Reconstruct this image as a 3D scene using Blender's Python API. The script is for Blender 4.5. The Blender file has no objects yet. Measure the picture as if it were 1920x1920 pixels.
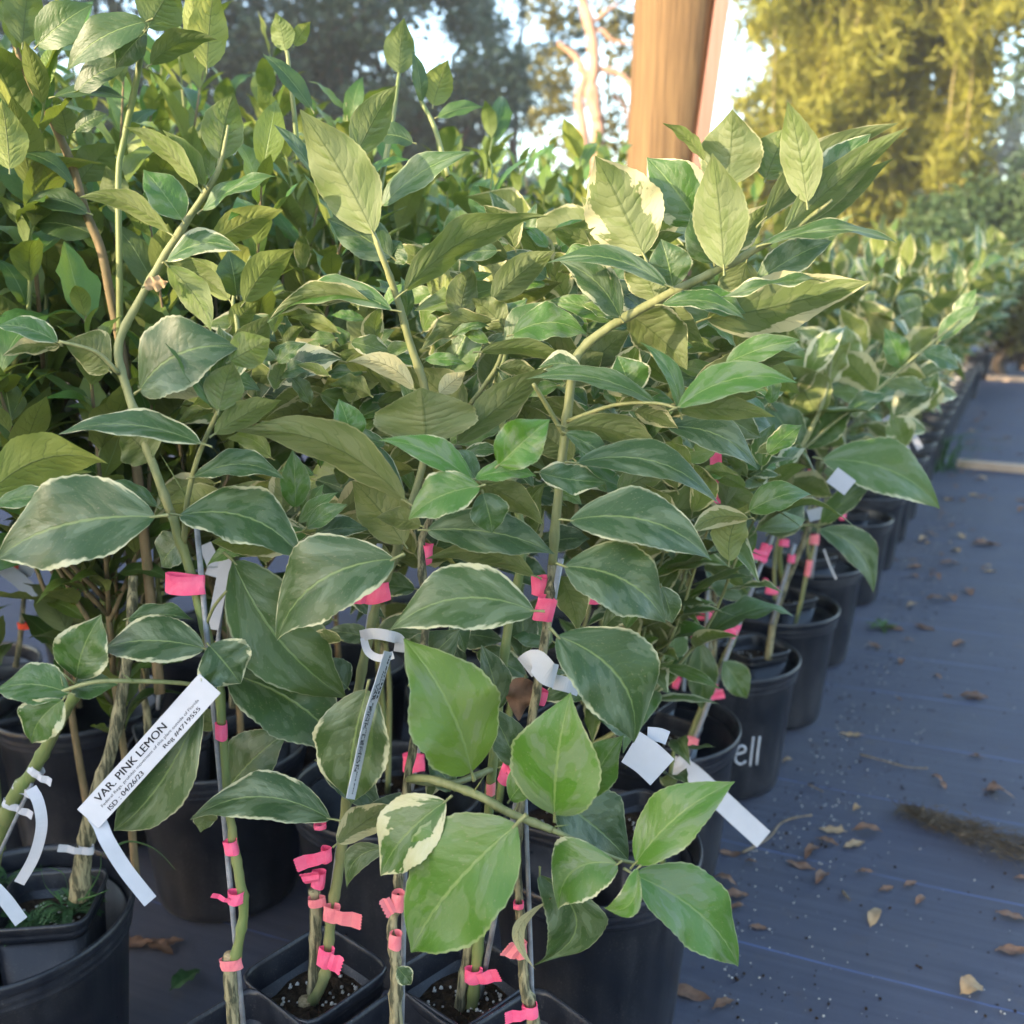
import bpy, math, random
import numpy as np
from mathutils import Vector, Matrix, noise
R = math.radians
S = bpy.context.scene
COL = S.collection

# ------------------------------------------------------------------ camera, light, exposure
F, PITCH, CAMH = 1844.0, R(13.4), 1.05
cam_d = bpy.data.cameras.new('camera')
cam_d.sensor_width = 36.0
cam_d.lens = 36.0 * F / 1920.0
cam_d.clip_start, cam_d.clip_end = 0.02, 800.0
cam_d.dof.use_dof = True
cam_d.dof.focus_distance = 0.92
cam_d.dof.aperture_fstop = 5.6
cam = bpy.data.objects.new('camera', cam_d)
COL.objects.link(cam)
cam.location = (0, 0, CAMH)
cam.rotation_euler = (R(90) - PITCH, 0, 0)
S.camera = cam
S.view_settings.view_transform = 'Standard'
S.view_settings.look = 'None'
S.view_settings.gamma = 1.0
S.view_settings.use_curve_mapping = False
S.view_settings.exposure = 2.78
S.cycles.use_denoising = True
S.cycles.max_bounces = 8
S.cycles.transmission_bounces = 4
S.cycles.sample_clamp_indirect = 6.0

SUN_EL = R(13.0)
SUN_FROM = Vector((-0.78, -0.52, 0)).normalized()          # the low sun stands to the left, a little behind the camera
w = bpy.data.worlds.new('World')
S.world = w
w.use_nodes = True
wn = w.node_tree
sky = wn.nodes.new('ShaderNodeTexSky')
sky.sky_type = 'NISHITA'
sky.sun_disc = False
sky.sun_elevation = SUN_EL
sky.sun_rotation = math.atan2(SUN_FROM.x, SUN_FROM.y)
sky.air_density = 1.0
sky.dust_density = 1.6
sky.ozone_density = 1.2
bg = wn.nodes['Background']
bg.inputs['Strength'].default_value = 0.15
wn.links.new(sky.outputs[0], bg.inputs['Color'])
sd = bpy.data.lights.new('sun', 'SUN')
sd.energy = 2.3
sd.angle = R(0.6)
sd.color = (1.0, 0.80, 0.55)
sun = bpy.data.objects.new('sun', sd)
COL.objects.link(sun)
to_sun = Vector((SUN_FROM.x * math.cos(SUN_EL), SUN_FROM.y * math.cos(SUN_EL), math.sin(SUN_EL)))
sun.rotation_euler = to_sun.to_track_quat('Z', 'Y').to_euler()
sun.location = to_sun * 30

# ------------------------------------------------------------------ places
CP, SP = math.cos(PITCH), math.sin(PITCH)
CAM = Vector((0, 0, CAMH))
def ray(px, py):
    x, y = (px - 960) / F, -(py - 960) / F
    return Vector((x, y * SP + CP, y * CP - SP))
def at(px, py, Y):
    d = ray(px, py)
    return CAM + d * (Y / d.y)
def on(px, py, z=0.0):
    d = ray(px, py)
    return CAM + d * ((z - CAMH) / d.z)
def depth(p):
    return (p - CAM).dot(Vector((0, CP, -SP)))
ROW = Vector((0.455, 0.89, 0)).normalized()                 # the rows of pots run along this
ACR = Vector((ROW.y, -ROW.x, 0))                            # across the rows, towards the path

# ------------------------------------------------------------------ object helpers
def tag(o, label=None, cat=None, group=None, kind=None):
    if label: o['label'] = label
    if cat: o['category'] = cat
    if group: o['group'] = group
    if kind: o['kind'] = kind
    return o
def empty(name, loc, label=None, cat=None, group=None, rz=0.0):
    o = bpy.data.objects.new(name, None)
    o.empty_display_size = 0.05
    o.location = loc
    o.rotation_euler = (0, 0, rz)
    COL.objects.link(o)
    return tag(o, label, cat, group)
def mesh(name, V, Fc, mats, smooth=True, uv=None, mi=None):
    me = bpy.data.meshes.new(name)
    me.from_pydata([tuple(v) for v in V], [], Fc)
    if not isinstance(mats, (list, tuple)): mats = [mats]
    for m in mats: me.materials.append(m)
    if mi is not None: me.polygons.foreach_set('material_index', mi)
    if uv is not None:
        l = me.uv_layers.new(name='UVMap')
        idx = np.empty(len(me.loops), dtype=np.int32)
        me.loops.foreach_get('vertex_index', idx)
        l.data.foreach_set('uv', np.asarray(uv, dtype=np.float32)[idx].ravel())
    if smooth: me.polygons.foreach_set('use_smooth', [True] * len(me.polygons))
    me.update()
    return me
def obj(name, me, parent=None, loc=None, color=None):
    o = bpy.data.objects.new(name, me)
    COL.objects.link(o)
    if parent is not None: o.parent = parent
    if loc is not None: o.location = loc
    if color is not None: o.color = color
    return o
class MB:
    """collects vertices and faces of one mesh"""
    def __init__(s): s.V, s.F, s.M = [], [], []
    def add(s, V, Fc, m=0):
        b = len(s.V); s.V += [Vector(v) for v in V]
        s.F += [tuple(i + b for i in f) for f in Fc]; s.M += [m] * len(Fc)
    def tube(s, P, rad, n=8, m=0, cap=True, flat=None):
        P = [Vector(p) for p in P]
        k = len(P)
        rad = [rad] * k if isinstance(rad, (int, float)) else rad
        t0 = (P[1] - P[0]).normalized()
        u = t0.orthogonal().normalized()
        V, Fc = [], []
        for i, p in enumerate(P):
            t = (P[min(i + 1, k - 1)] - P[max(i - 1, 0)]).normalized()
            u = (u - t * u.dot(t)).normalized()
            v = t.cross(u)
            for j in range(n):
                a = 2 * math.pi * j / n
                V.append(p + (u * math.cos(a) + v * math.sin(a)) * rad[i])
        for i in range(k - 1):
            for j in range(n):
                Fc.append((i * n + j, i * n + (j + 1) % n, (i + 1) * n + (j + 1) % n, (i + 1) * n + j))
        if cap:
            Fc.append(tuple(range(n - 1, -1, -1))); Fc.append(tuple((k - 1) * n + j for j in range(n)))
        s.add(V, Fc, m)
    def box(s, c, x, y, z, m=0):
        c, x, y, z = Vector(c), Vector(x), Vector(y), Vector(z)
        V = [c + x * a + y * b + z * d for a in (-1, 1) for b in (-1, 1) for d in (-1, 1)]
        s.add(V, [(0, 1, 3, 2), (4, 6, 7, 5), (0, 4, 5, 1), (2, 3, 7, 6), (0, 2, 6, 4), (1, 5, 7, 3)], m)
    def strip(s, P, wv, th, m=0):
        """a flat band through points P, half width vector wv (one or a list), thickness th"""
        P = [Vector(p) for p in P]; k = len(P)
        V, Fc = [], []
        for i, p in enumerate(P):
            wi = Vector(wv[i]) if isinstance(wv, list) else Vector(wv)
            t = (P[min(i + 1, k - 1)] - P[max(i - 1, 0)]).normalized()
            nrm = t.cross(wi).normalized() * th * 0.5
            V += [p + wi + nrm, p - wi + nrm, p - wi - nrm, p + wi - nrm]
        for i in range(k - 1):
            for j in range(4):
                Fc.append((i * 4 + j, i * 4 + (j + 1) % 4, (i + 1) * 4 + (j + 1) % 4, (i + 1) * 4 + j))
        Fc.append((3, 2, 1, 0)); b = (k - 1) * 4; Fc.append((b, b + 1, b + 2, b + 3))
        s.add(V, Fc, m)
    def build(s, name, mats, parent=None, loc=None, smooth=True):
        off = Vector(loc) if loc is not None else Vector((0, 0, 0))
        me = mesh(name, [v - off for v in s.V], s.F, mats, smooth, mi=s.M)
        return obj(name, me, parent, loc)
def spline(P, rad, sub=5):
    """Catmull-Rom through points with radii"""
    P = [Vector(p) for p in P]; n = len(P)
    rad = [rad] * n if isinstance(rad, (int, float)) else list(rad)
    if len(rad) == 2 and n != 2: rad = [rad[0] + (rad[1] - rad[0]) * i / (n - 1) for i in range(n)]
    out, ro = [], []
    for i in range(n - 1):
        p0, p1, p2, p3 = P[max(i - 1, 0)], P[i], P[i + 1], P[min(i + 2, n - 1)]
        for k in range(sub):
            t = k / sub
            out.append(0.5 * ((2 * p1) + (p2 - p0) * t + (2 * p0 - 5 * p1 + 4 * p2 - p3) * t * t + (3 * p1 - p0 - 3 * p2 + p3) * t ** 3))
            ro.append(rad[i] + (rad[i + 1] - rad[i]) * t)
    return out + [P[-1]], ro + [rad[-1]]

# ------------------------------------------------------------------ materials
def M(name):
    m = bpy.data.materials.new(name); m.use_nodes = True
    nt = m.node_tree
    return m, nt, nt.nodes['Principled BSDF'], nt.nodes['Material Output']
def nd(nt, t, **kw):
    n = nt.nodes.new('ShaderNode' + t)
    for k, v in kw.items():
        if k in n.inputs: n.inputs[k].default_value = v
        else: setattr(n, k, v)
    return n
def mth(nt, op, a, b=None, c=None, clamp=False):
    n = nt.nodes.new('ShaderNodeMath'); n.operation = op; n.use_clamp = clamp
    for i, x in enumerate((a, b, c)):
        if x is None: continue
        if isinstance(x, (int, float)): n.inputs[i].default_value = x
        else: nt.links.new(x, n.inputs[i])
    return n.outputs[0]
def mix(nt, f, a, b, mode='MIX'):
    n = nt.nodes.new('ShaderNodeMix'); n.data_type = 'RGBA'; n.blend_type = mode
    for i, x in ((0, f), (6, a), (7, b)):
        if isinstance(x, (int, float)): n.inputs[i].default_value = x
        elif isinstance(x, tuple): n.inputs[i].default_value = (*x, 1)
        else: nt.links.new(x, n.inputs[i])
    return n.outputs[2]
def ramp01(nt, v, lo, hi):
    n = nt.nodes.new('ShaderNodeMapRange'); n.clamp = True
    nt.links.new(v, n.inputs[0])
    for i, x in ((1, lo), (2, hi)):
        if isinstance(x, (int, float)): n.inputs[i].default_value = x
        else: nt.links.new(x, n.inputs[i])
    return n.outputs[0]
def noise_n(nt, vec, scale, detail=3.0, rough=0.55):
    n = nd(nt, 'TexNoise', Scale=scale, Detail=detail, Roughness=rough)
    if vec is not None: nt.links.new(vec, n.inputs['Vector'])
    return n
def bump(nt, h, dist, strength=0.6):
    b = nd(nt, 'Bump', Strength=strength, Distance=dist)
    nt.links.new(h, b.inputs['Height'])
    return b.outputs[0]

def leaf_material():
    """One leaf: object colour R = freshness, G = variegation, B = yellow tint; each also carries painted sunlight.  Both faces of the blade are described."""
    m, nt, bs, out = M('leaf_blade')
    L = nt.links.new
    uv = nd(nt, 'UVMap'); uv.uv_map = 'UVMap'
    sx = nd(nt, 'SeparateXYZ'); L(uv.outputs[0], sx.inputs[0])
    u, v0 = sx.outputs[0], sx.outputs[1]
    v = mth(nt, 'MULTIPLY_ADD', v0, 2.0, -1.0)
    av = mth(nt, 'ABSOLUTE', v)
    oi = nd(nt, 'ObjectInfo')
    sc = nd(nt, 'SeparateColor'); L(oi.outputs['Color'], sc.inputs[0])
    fresh, var, yel = sc.outputs[0], sc.outputs[1], sc.outputs[2]
    rnd = mth(nt, 'MULTIPLY', oi.outputs['Random'], 60.0)
    cu = mth(nt, 'SUBTRACT', mth(nt, 'MULTIPLY', u, 2.6), mth(nt, 'MULTIPLY', av, 0.75))
    cx = nd(nt, 'CombineXYZ'); L(cu, cx.inputs[0]); L(mth(nt, 'MULTIPLY', v, 0.9), cx.inputs[1]); L(rnd, cx.inputs[2])
    n1 = noise_n(nt, cx.outputs[0], 1.15, 4.0, 0.62).outputs[0]
    off = nd(nt, 'VectorMath', operation='ADD'); L(cx.outputs[0], off.inputs[0]); off.inputs[1].default_value = (7.3, 3.1, 11.7)
    n2 = noise_n(nt, off.outputs[0], 1.6, 2.5, 0.5).outputs[0]
    n3 = noise_n(nt, cx.outputs[0], 9.0, 4.0).outputs[0]
    # cream margin: always thin, in places wide
    hasv = mth(nt, 'GREATER_THAN', var, 0.01)
    e = mth(nt, 'ADD', av, mth(nt, 'MULTIPLY', mth(nt, 'SUBTRACT', n1, 0.5), mth(nt, 'MULTIPLY', var, 2.3)))
    thr = mth(nt, 'SUBTRACT', 1.12, mth(nt, 'MULTIPLY', var, 0.42))
    cream1 = ramp01(nt, e, mth(nt, 'SUBTRACT', thr, 0.03), mth(nt, 'ADD', thr, 0.03))
    edge = ramp01(nt, mth(nt, 'ADD', av, mth(nt, 'ADD', mth(nt, 'MULTIPLY', mth(nt, 'SUBTRACT', n3, 0.5), 0.12), mth(nt, 'MULTIPLY', mth(nt, 'SUBTRACT', n1, 0.5), 0.22))), 0.945, 0.975)
    allc = mth(nt, 'GREATER_THAN', var, 1.4)
    edge = mth(nt, 'MULTIPLY', edge, mth(nt, 'MULTIPLY_ADD', var, 1.1, 0.15, True))
    cream = mth(nt, 'MAXIMUM', mth(nt, 'MULTIPLY', mth(nt, 'MAXIMUM', cream1, edge), hasv), allc)
    patch = mth(nt, 'MULTIPLY', ramp01(nt, n2, 0.485, 0.50), hasv)
    patch2 = mth(nt, 'MULTIPLY', ramp01(nt, n2, 0.585, 0.605), hasv)
    # veins
    nv = noise_n(nt, cx.outputs[0], 2.2, 2.0).outputs[0]
    ph = mth(nt, 'MULTIPLY', mth(nt, 'ADD', mth(nt, 'SUBTRACT', u, mth(nt, 'MULTIPLY', mth(nt, 'POWER', av, 1.3), 0.20)), mth(nt, 'MULTIPLY', nv, 0.14)), 9.5)
    fr = mth(nt, 'ABSOLUTE', mth(nt, 'SUBTRACT', mth(nt, 'FRACT', ph), 0.5))
    vein = mth(nt, 'MULTIPLY', mth(nt, 'SUBTRACT', 1.0, ramp01(nt, fr, 0.01, 0.07)), mth(nt, 'SUBTRACT', 1.0, ramp01(nt, av, 0.55, 0.95)))
    mid = mth(nt, 'SUBTRACT', 1.0, ramp01(nt, av, 0.018, 0.040))
    pleat = mth(nt, 'MULTIPLY', mth(nt, 'SINE', mth(nt, 'MULTIPLY', fr, math.pi)), mth(nt, 'SUBTRACT', 1.0, ramp01(nt, av, 0.45, 1.0)))
    geo = nd(nt, 'NewGeometry')
    # upper face
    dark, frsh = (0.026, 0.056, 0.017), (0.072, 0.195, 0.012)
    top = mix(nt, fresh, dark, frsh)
    top = mix(nt, mth(nt, 'MULTIPLY', patch, 0.75), top, mix(nt, fresh, (0.078, 0.112, 0.058), (0.120, 0.215, 0.055)))
    top = mix(nt, mth(nt, 'MULTIPLY', patch2, 0.55), top, (0.15, 0.20, 0.115))
    top = mix(nt, mth(nt, 'MULTIPLY', yel, 0.9), top, (0.24, 0.26, 0.035))
    mott = ramp01(nt, n3, 0.3, 0.75)
    top = mix(nt, mth(nt, 'MULTIPLY', mott, 0.12), top, (0.10, 0.16, 0.07))
    top = mix(nt, mth(nt, 'MULTIPLY', vein, 0.10), top, (0.16, 0.24, 0.09))
    sp = noise_n(nt, cx.outputs[0], 26.0, 1.0).outputs[0]
    top = mix(nt, mth(nt, 'MULTIPLY', ramp01(nt, sp, 0.69, 0.72), 0.65), top, (0.20, 0.19, 0.10))
    creamc = mix(nt, n3, (0.56, 0.53, 0.35), (0.42, 0.43, 0.22))
    top = mix(nt, mth(nt, 'MULTIPLY', cream, 0.95), top, creamc)
    top = mix(nt, mth(nt, 'MULTIPLY', mid, 0.6), top, (0.22, 0.30, 0.10))
    # lower face: paler, dull, the veins darker
    low = mix(nt, fresh, (0.095, 0.122, 0.042), (0.122, 0.178, 0.034))
    low = mix(nt, mth(nt, 'MULTIPLY', patch, 0.40), low, (0.16, 0.18, 0.085))
    low = mix(nt, mth(nt, 'MULTIPLY', yel, 0.8), low, (0.30, 0.31, 0.06))
    low = mix(nt, mth(nt, 'MULTIPLY', cream, 0.75), low, (0.50, 0.46, 0.26))
    low = mix(nt, mth(nt, 'MULTIPLY', vein, 0.55), low, (0.050, 0.075, 0.02))
    low = mix(nt, mth(nt, 'MULTIPLY', mid, 0.75), low, (0.055, 0.08, 0.022))
    col = mix(nt, geo.outputs['Backfacing'], top, low)
    L(col, bs.inputs['Base Color'])
    L(mth(nt, 'MULTIPLY_ADD', geo.outputs['Backfacing'], 0.20, 0.42), bs.inputs['Roughness'])
    bs.inputs['Specular IOR Level'].default_value = 0.45
    h = mth(nt, 'ADD', mth(nt, 'MULTIPLY', mth(nt, 'MULTIPLY', pleat, ramp01(nt, noise_n(nt, cx.outputs[0], 1.4, 2.0).outputs[0], 0.35, 0.7)), mth(nt, 'MULTIPLY_ADD', geo.outputs['Backfacing'], -1.7, 0.55)), mth(nt, 'ADD', mth(nt, 'MULTIPLY', mid, -0.7), mth(nt, 'MULTIPLY', n3, 0.7)))
    bn = bump(nt, h, 0.0013, 0.5)
    L(bn, bs.inputs['Normal'])
    tr = nd(nt, 'BsdfTranslucent')
    tc = mix(nt, 0.65, col, mix(nt, mth(nt, 'MULTIPLY', cream, 0.9), (0.17, 0.25, 0.02), (0.55, 0.50, 0.22)))
    L(tc, tr.inputs['Color'])
    ms = nd(nt, 'MixShader'); ms.inputs[0].default_value = 0.28
    L(bs.outputs[0], ms.inputs[1]); L(tr.outputs[0], ms.inputs[2]); L(ms.outputs[0], out.inputs['Surface'])
    return m
LEAF = leaf_material()

def simple(name, col, rough=0.6, spec=0.4, nscale=None, col2=None, bumpd=0.0, stretch=None, transl=0.0, lo=0.35, hi=0.65):
    m, nt, bs, out = M(name)
    bs.inputs['Roughness'].default_value = rough
    bs.inputs['Specular IOR Level'].default_value = spec
    bs.inputs['Base Color'].default_value = (*col, 1)
    if nscale:
        tc = nd(nt, 'TexCoord'); vec = tc.outputs['Object']
        if stretch:
            mp = nd(nt, 'Mapping'); mp.inputs['Scale'].default_value = stretch
            nt.links.new(vec, mp.inputs[0]); vec = mp.outputs[0]
        n = noise_n(nt, vec, nscale, 5.0, 0.6).outputs[0]
        c = mix(nt, ramp01(nt, n, lo, hi), col, col2 or tuple(x * 0.5 for x in col))
        nt.links.new(c, bs.inputs['Base Color'])
        if bumpd: nt.links.new(bump(nt, n, bumpd), bs.inputs['Normal'])
    if transl:
        tr = nd(nt, 'BsdfTranslucent'); tr.inputs['Color'].default_value = (*col, 1)
        ms = nd(nt, 'MixShader'); ms.inputs[0].default_value = transl
        nt.links.new(bs.outputs[0], ms.inputs[1]); nt.links.new(tr.outputs[0], ms.inputs[2]); nt.links.new(ms.outputs[0], out.inputs['Surface'])
    return m
STEM = simple('green_stem', (0.185, 0.20, 0.075), 0.5, 0.4, 60, (0.11, 0.155, 0.045), 0.001, (1, 1, 0.12))
PALESTEM = simple('pale_stem', (0.23, 0.232, 0.10), 0.55, 0.35, 60, (0.12, 0.14, 0.05), 0.001, (1, 1, 0.12))
BARK = simple('young_bark', (0.27, 0.24, 0.14), 0.8, 0.2, 210, (0.060, 0.060, 0.036), 0.003, (1, 1, 0.16), lo=.42, hi=.58)
BROWNSTEM = simple('brown_stem', (0.20, 0.14, 0.075), 0.75, 0.25, 120, (0.10, 0.085, 0.04), 0.001, (1, 1, 0.2))
CUT = simple('cut_wood', (0.42, 0.33, 0.19), 0.8, 0.2, 300, (0.2, 0.15, 0.08))
STAKE = simple('grey_stake', (0.26, 0.27, 0.29), 0.42, 0.5, 80, (0.15, 0.155, 0.17))
PINK = simple('pink_tape', (0.90, 0.10, 0.24), 0.42, 0.45, 90, (0.94, 0.18, 0.32), 0.0015, None, 0.22)
PINKPALE = simple('faded_pink_tape', (0.84, 0.27, 0.29), 0.5, 0.4, 90, (0.80, 0.20, 0.24), 0.0015, None, 0.22)
ORANGE = simple('orange_tape', (0.86, 0.09, 0.03), 0.45, 0.4, 60, (0.7, 0.06, 0.02), 0.0, None, 0.2)
WHITE = simple('white_tag', (0.46, 0.47, 0.51), 0.5, 0.3, 25, (0.41, 0.42, 0.46), 0.0006)
INK = simple('black_ink', (0.012, 0.012, 0.014), 0.6, 0.2)
CHALK = simple('white_marker', (0.62, 0.63, 0.66), 0.7, 0.2, 200, (0.40, 0.41, 0.45))
SOIL = simple('potting_mix', (0.020, 0.014, 0.010), 0.95, 0.1, 130, (0.055, 0.036, 0.022), 0.010)
PERL = simple('perlite', (0.60, 0.58, 0.54), 0.85, 0.2, 300, (0.42, 0.39, 0.34))
DEAD = simple('dead_leaf', (0.235, 0.135, 0.085), 0.7, 0.25, 60, (0.12, 0.068, 0.045), 0.002, None, 0.1)
TAN = simple('tan_leaf', (0.46, 0.33, 0.19), 0.75, 0.2, 50, (0.30, 0.20, 0.11), 0.002, None, 0.15)
TWIG = simple('dry_twig', (0.26, 0.20, 0.14), 0.85, 0.15, 150, (0.13, 0.10, 0.07))
MOSS = simple('dry_moss', (0.15, 0.125, 0.095), 0.95, 0.05, 60, (0.075, 0.065, 0.05))
WEED = simple('weed_green', (0.07, 0.16, 0.05), 0.6, 0.3, 40, (0.035, 0.085, 0.03), 0.0, None, 0.25)

def pot_material():
    m, nt, bs, out = M('black_pot_plastic')
    tc = nd(nt, 'TexCoord')
    n = noise_n(nt, tc.outputs['Object'], 9.0, 6.0, 0.65).outputs[0]
    mp = nd(nt, 'Mapping'); mp.inputs['Scale'].default_value = (40, 40, 2.0)
    nt.links.new(tc.outputs['Object'], mp.inputs[0])
    st = noise_n(nt, mp.outputs[0], 1.0, 3.0).outputs[0]
    fine = noise_n(nt, tc.outputs['Object'], 420.0, 2.0).outputs[0]
    dust = mth(nt, 'MULTIPLY', ramp01(nt, n, 0.36, 0.7), ramp01(nt, st, 0.25, 0.7))
    c = mix(nt, dust, (0.0075, 0.0095, 0.0155), (0.046, 0.047, 0.054))
    c = mix(nt, mth(nt, 'MULTIPLY', mth(nt, 'MULTIPLY', ramp01(nt, fine, 0.58, 0.70), ramp01(nt, n, 0.40, 0.60)), 0.6), c, (0.13, 0.12, 0.11))
    nt.links.new(c, bs.inputs['Base Color'])
    nt.links.new(mth(nt, 'MULTIPLY_ADD', n, 0.40, 0.14), bs.inputs['Roughness'])
    nt.links.new(bump(nt, st, 0.0015, 0.4), bs.inputs['Normal'])
    bs.inputs['Specular IOR Level'].default_value = 0.38
    return m
POT = pot_material()

def mat_material():
    m, nt, bs, out = M('woven_weed_mat')
    L = nt.links.new
    tc = nd(nt, 'TexCoord'); ob = tc.outputs['Object']
    sx = nd(nt, 'SeparateXYZ'); L(ob, sx.inputs[0])
    x, y = sx.outputs[0], sx.outputs[1]
    # marker threads every 29 cm, woven in
    wob = noise_n(nt, ob, 1.2, 2.0).outputs[0]
    yy = mth(nt, 'ADD', y, mth(nt, 'MULTIPLY', mth(nt, 'SUBTRACT', wob, 0.5), 0.02))
    fr = mth(nt, 'ABSOLUTE', mth(nt, 'SUBTRACT', mth(nt, 'FRACT', mth(nt, 'DIVIDE', mth(nt, 'ADD', yy, 100 * 0.285 - 1.421 + 0.1425), 0.285)), 0.5))
    line = mth(nt, 'SUBTRACT', 1.0, ramp01(nt, fr, 0.002, 0.007))
    wear = noise_n(nt, ob, 5.0, 3.0).outputs[0]
    line = mth(nt, 'MULTIPLY', line, mth(nt, 'MULTIPLY', ramp01(nt, wear, 0.30, 0.60), 0.60))
    # weave
    wx = mth(nt, 'SINE', mth(nt, 'MULTIPLY', x, 2 * math.pi / 0.0036))
    wy = mth(nt, 'SINE', mth(nt, 'MULTIPLY', y, 2 * math.pi / 0.0030))
    weave = mth(nt, 'MULTIPLY', wx, wy)
    mp = nd(nt, 'Mapping'); mp.inputs['Scale'].default_value = (3.0, 70.0, 1); L(ob, mp.inputs[0])
    thr = noise_n(nt, mp.outputs[0], 1.0, 3.0).outputs[0]
    big = noise_n(nt, ob, 1.6, 6.0, 0.65).outputs[0]
    med = noise_n(nt, ob, 14.0, 5.0, 0.7).outputs[0]
    c = mix(nt, ramp01(nt, thr, 0.3, 0.7), (0.048, 0.054, 0.086), (0.068, 0.076, 0.114))
    c = mix(nt, mth(nt, 'MULTIPLY', ramp01(nt, big, 0.45, 0.75), 0.5), c, (0.090, 0.087, 0.094))
    c = mix(nt, mth(nt, 'MULTIPLY', ramp01(nt, med, 0.58, 0.80), 0.45), c, (0.085, 0.062, 0.048))
    c = mix(nt, line, c, (0.11, 0.20, 0.55))
    L(c, bs.inputs['Base Color'])
    bs.inputs['Roughness'].default_value = 0.6
    bs.inputs['Specular IOR Level'].default_value = 0.35
    L(bump(nt, mth(nt, 'ADD', weave, mth(nt, 'MULTIPLY', big, 14.0)), 0.0013, 0.7), bs.inputs['Normal'])
    return m
MAT = mat_material()
GROUND = simple('leaf_litter_soil', (0.12, 0.085, 0.055), 0.95, 0.1, 1.5, (0.22, 0.165, 0.10), 0.02)

# ------------------------------------------------------------------ ground
b = MB(); b.add([(-70, -70, -0.006), (70, -70, -0.006), (70, 70, -0.006), (-70, 70, -0.006)], [(0, 1, 2, 3)])
tag(b.build('ground', GROUND), kind='structure')
LX = Vector((0.921, -0.389, 0)); LY = Vector((0.389, 0.921, 0))
b = MB()
nx, ny = 220, 240
rs = np.linspace(-8, 10, nx); ts = np.linspace(-6, 17, ny)
V = []
for t in ts:
    for r in rs:
        V.append((r, t, 0.0045 * noise.noise(Vector((r * 2.3, t * 5.0, 0))) + 0.002 * noise.noise(Vector((r * 7, t * 8, 3))) + 0.0046))
b.add(V, [(i * nx + j, i * nx + j + 1, (i + 1) * nx + j + 1, (i + 1) * nx + j) for i in range(ny - 1) for j in range(nx - 1)])
o = b.build('weed_mat', MAT)
o.rotation_euler = (0, 0, math.atan2(LX.y, LX.x))
tag(o, 'dark blue woven weed mat covering the nursery floor', None, None, 'structure')

# ------------------------------------------------------------------ pots
def rsq(a, n, k):
    """rounded-square radius factor at angle a (exponent n); n=2 is a circle"""
    c, s = abs(math.cos(a)), abs(math.sin(a))
    return 1.0 / (c ** n + s ** n) ** (1.0 / n)
def loft(prof, n, ex, mat, rib=None):
    b = MB(); V, Fc = [], []
    for (r, z) in prof:
        for j in range(n):
            a = 2 * math.pi * j / n
            k = rsq(a, ex, n) * r
            V.append((k * math.cos(a), k * math.sin(a), z))
    for i in range(len(prof) - 1):
        for j in range(n):
            Fc.append((i * n + j, i * n + (j + 1) % n, (i + 1) * n + (j + 1) % n, (i + 1) * n + j))
    b.add(V, Fc)
    return b
PR, PH = 0.150, 0.28
def round_pot_meshes():
    r = PR
    wall = [(0.02, 0.004), (r * .78, 0.004), (r * .80, 0.010), (r * .815, 0.03), (r * .93, PH - .045), (r * .938, PH - .044), (r * .938, PH - .03), (r * .905, PH - .03), (r * .78, 0.016), (0.02, 0.014)]
    rim = [(r * .935, PH - .040), (r * .962, PH - .039), (r * .966, PH - .034), (r * .958, PH - .031), (r * .975, PH - .028), (r * .98, PH - .022), (r * .97, PH - .019), (r * .985, PH - .016), (r, PH - .012), (r * 1.006, PH - .006), (r * 1.0, PH - .001), (r * .985, PH), (r * .968, PH - .002), (r * .955, PH - .008), (r * .935, PH - .028)]
    w_ = loft(wall, 64, 2, POT); ri = loft(rim, 64, 2, POT)
    # drain holes near the foot, dark recesses built as short inset cups
    return mesh('wall', w_.V, w_.F, POT), mesh('rim', ri.V, ri.F, POT)
RW, RR = round_pot_meshes()
LR, LH = 0.055, 0.36
def liner_meshes():
    r = LR
    wall = [(0.006, 0.004), (r * .70, 0.004), (r * .72, 0.012), (r * .93, LH - .030), (r * .90, LH - .030), (r * .69, 0.014), (0.006, 0.012)]
    rim = [(r * .93, LH - .030), (r * .965, LH - .029), (r * .965, LH - .020), (r * .95, LH - .018), (r * .985, LH - .014), (r * 1.0, LH - .010), (r * 1.02, LH - .004), (r * 1.01, LH), (r * .975, LH), (r * .955, LH - .005), (r * .935, LH - .020), (r * .905, LH - .032)]
    w_ = loft(wall, 48, 7, POT); ri = loft(rim, 48, 7, POT)
    rng = random.Random(3)
    so = MB(); nr, na = 7, 20; V = [(0, 0, LH - .045)]; Fc = []
    for i in range(1, nr + 1):
        for j in range(na):
            a = 2 * math.pi * j / na; k = rsq(a, 7, 0) * r * .90 * i / nr
            V.append((k * math.cos(a), k * math.sin(a), LH - .046 + .009 * rng.random()))
    Fc += [(0, 1 + j, 1 + (j + 1) % na) for j in range(na)]
    for i in range(nr - 1):
        for j in range(na):
            p = 1 + i * na
            Fc.append((p + j, p + na + j, p + na + (j + 1) % na, p + (j + 1) % na))
    so.add(V, Fc)
    pe = MB()
    for k in range(45):
        a, q = rng.random() * 6.28, math.sqrt(rng.random()) * r * .82
        pellet(pe, Vector((q * math.cos(a), q * math.sin(a), LH - .038)), .0012 + .0016 * rng.random(), rng)
    return mesh('wall', w_.V, w_.F, POT), mesh('rim', ri.V, ri.F, POT), mesh('soil', so.V, so.F, SOIL, False), mesh('perlite', pe.V, pe.F, PERL)
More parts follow.
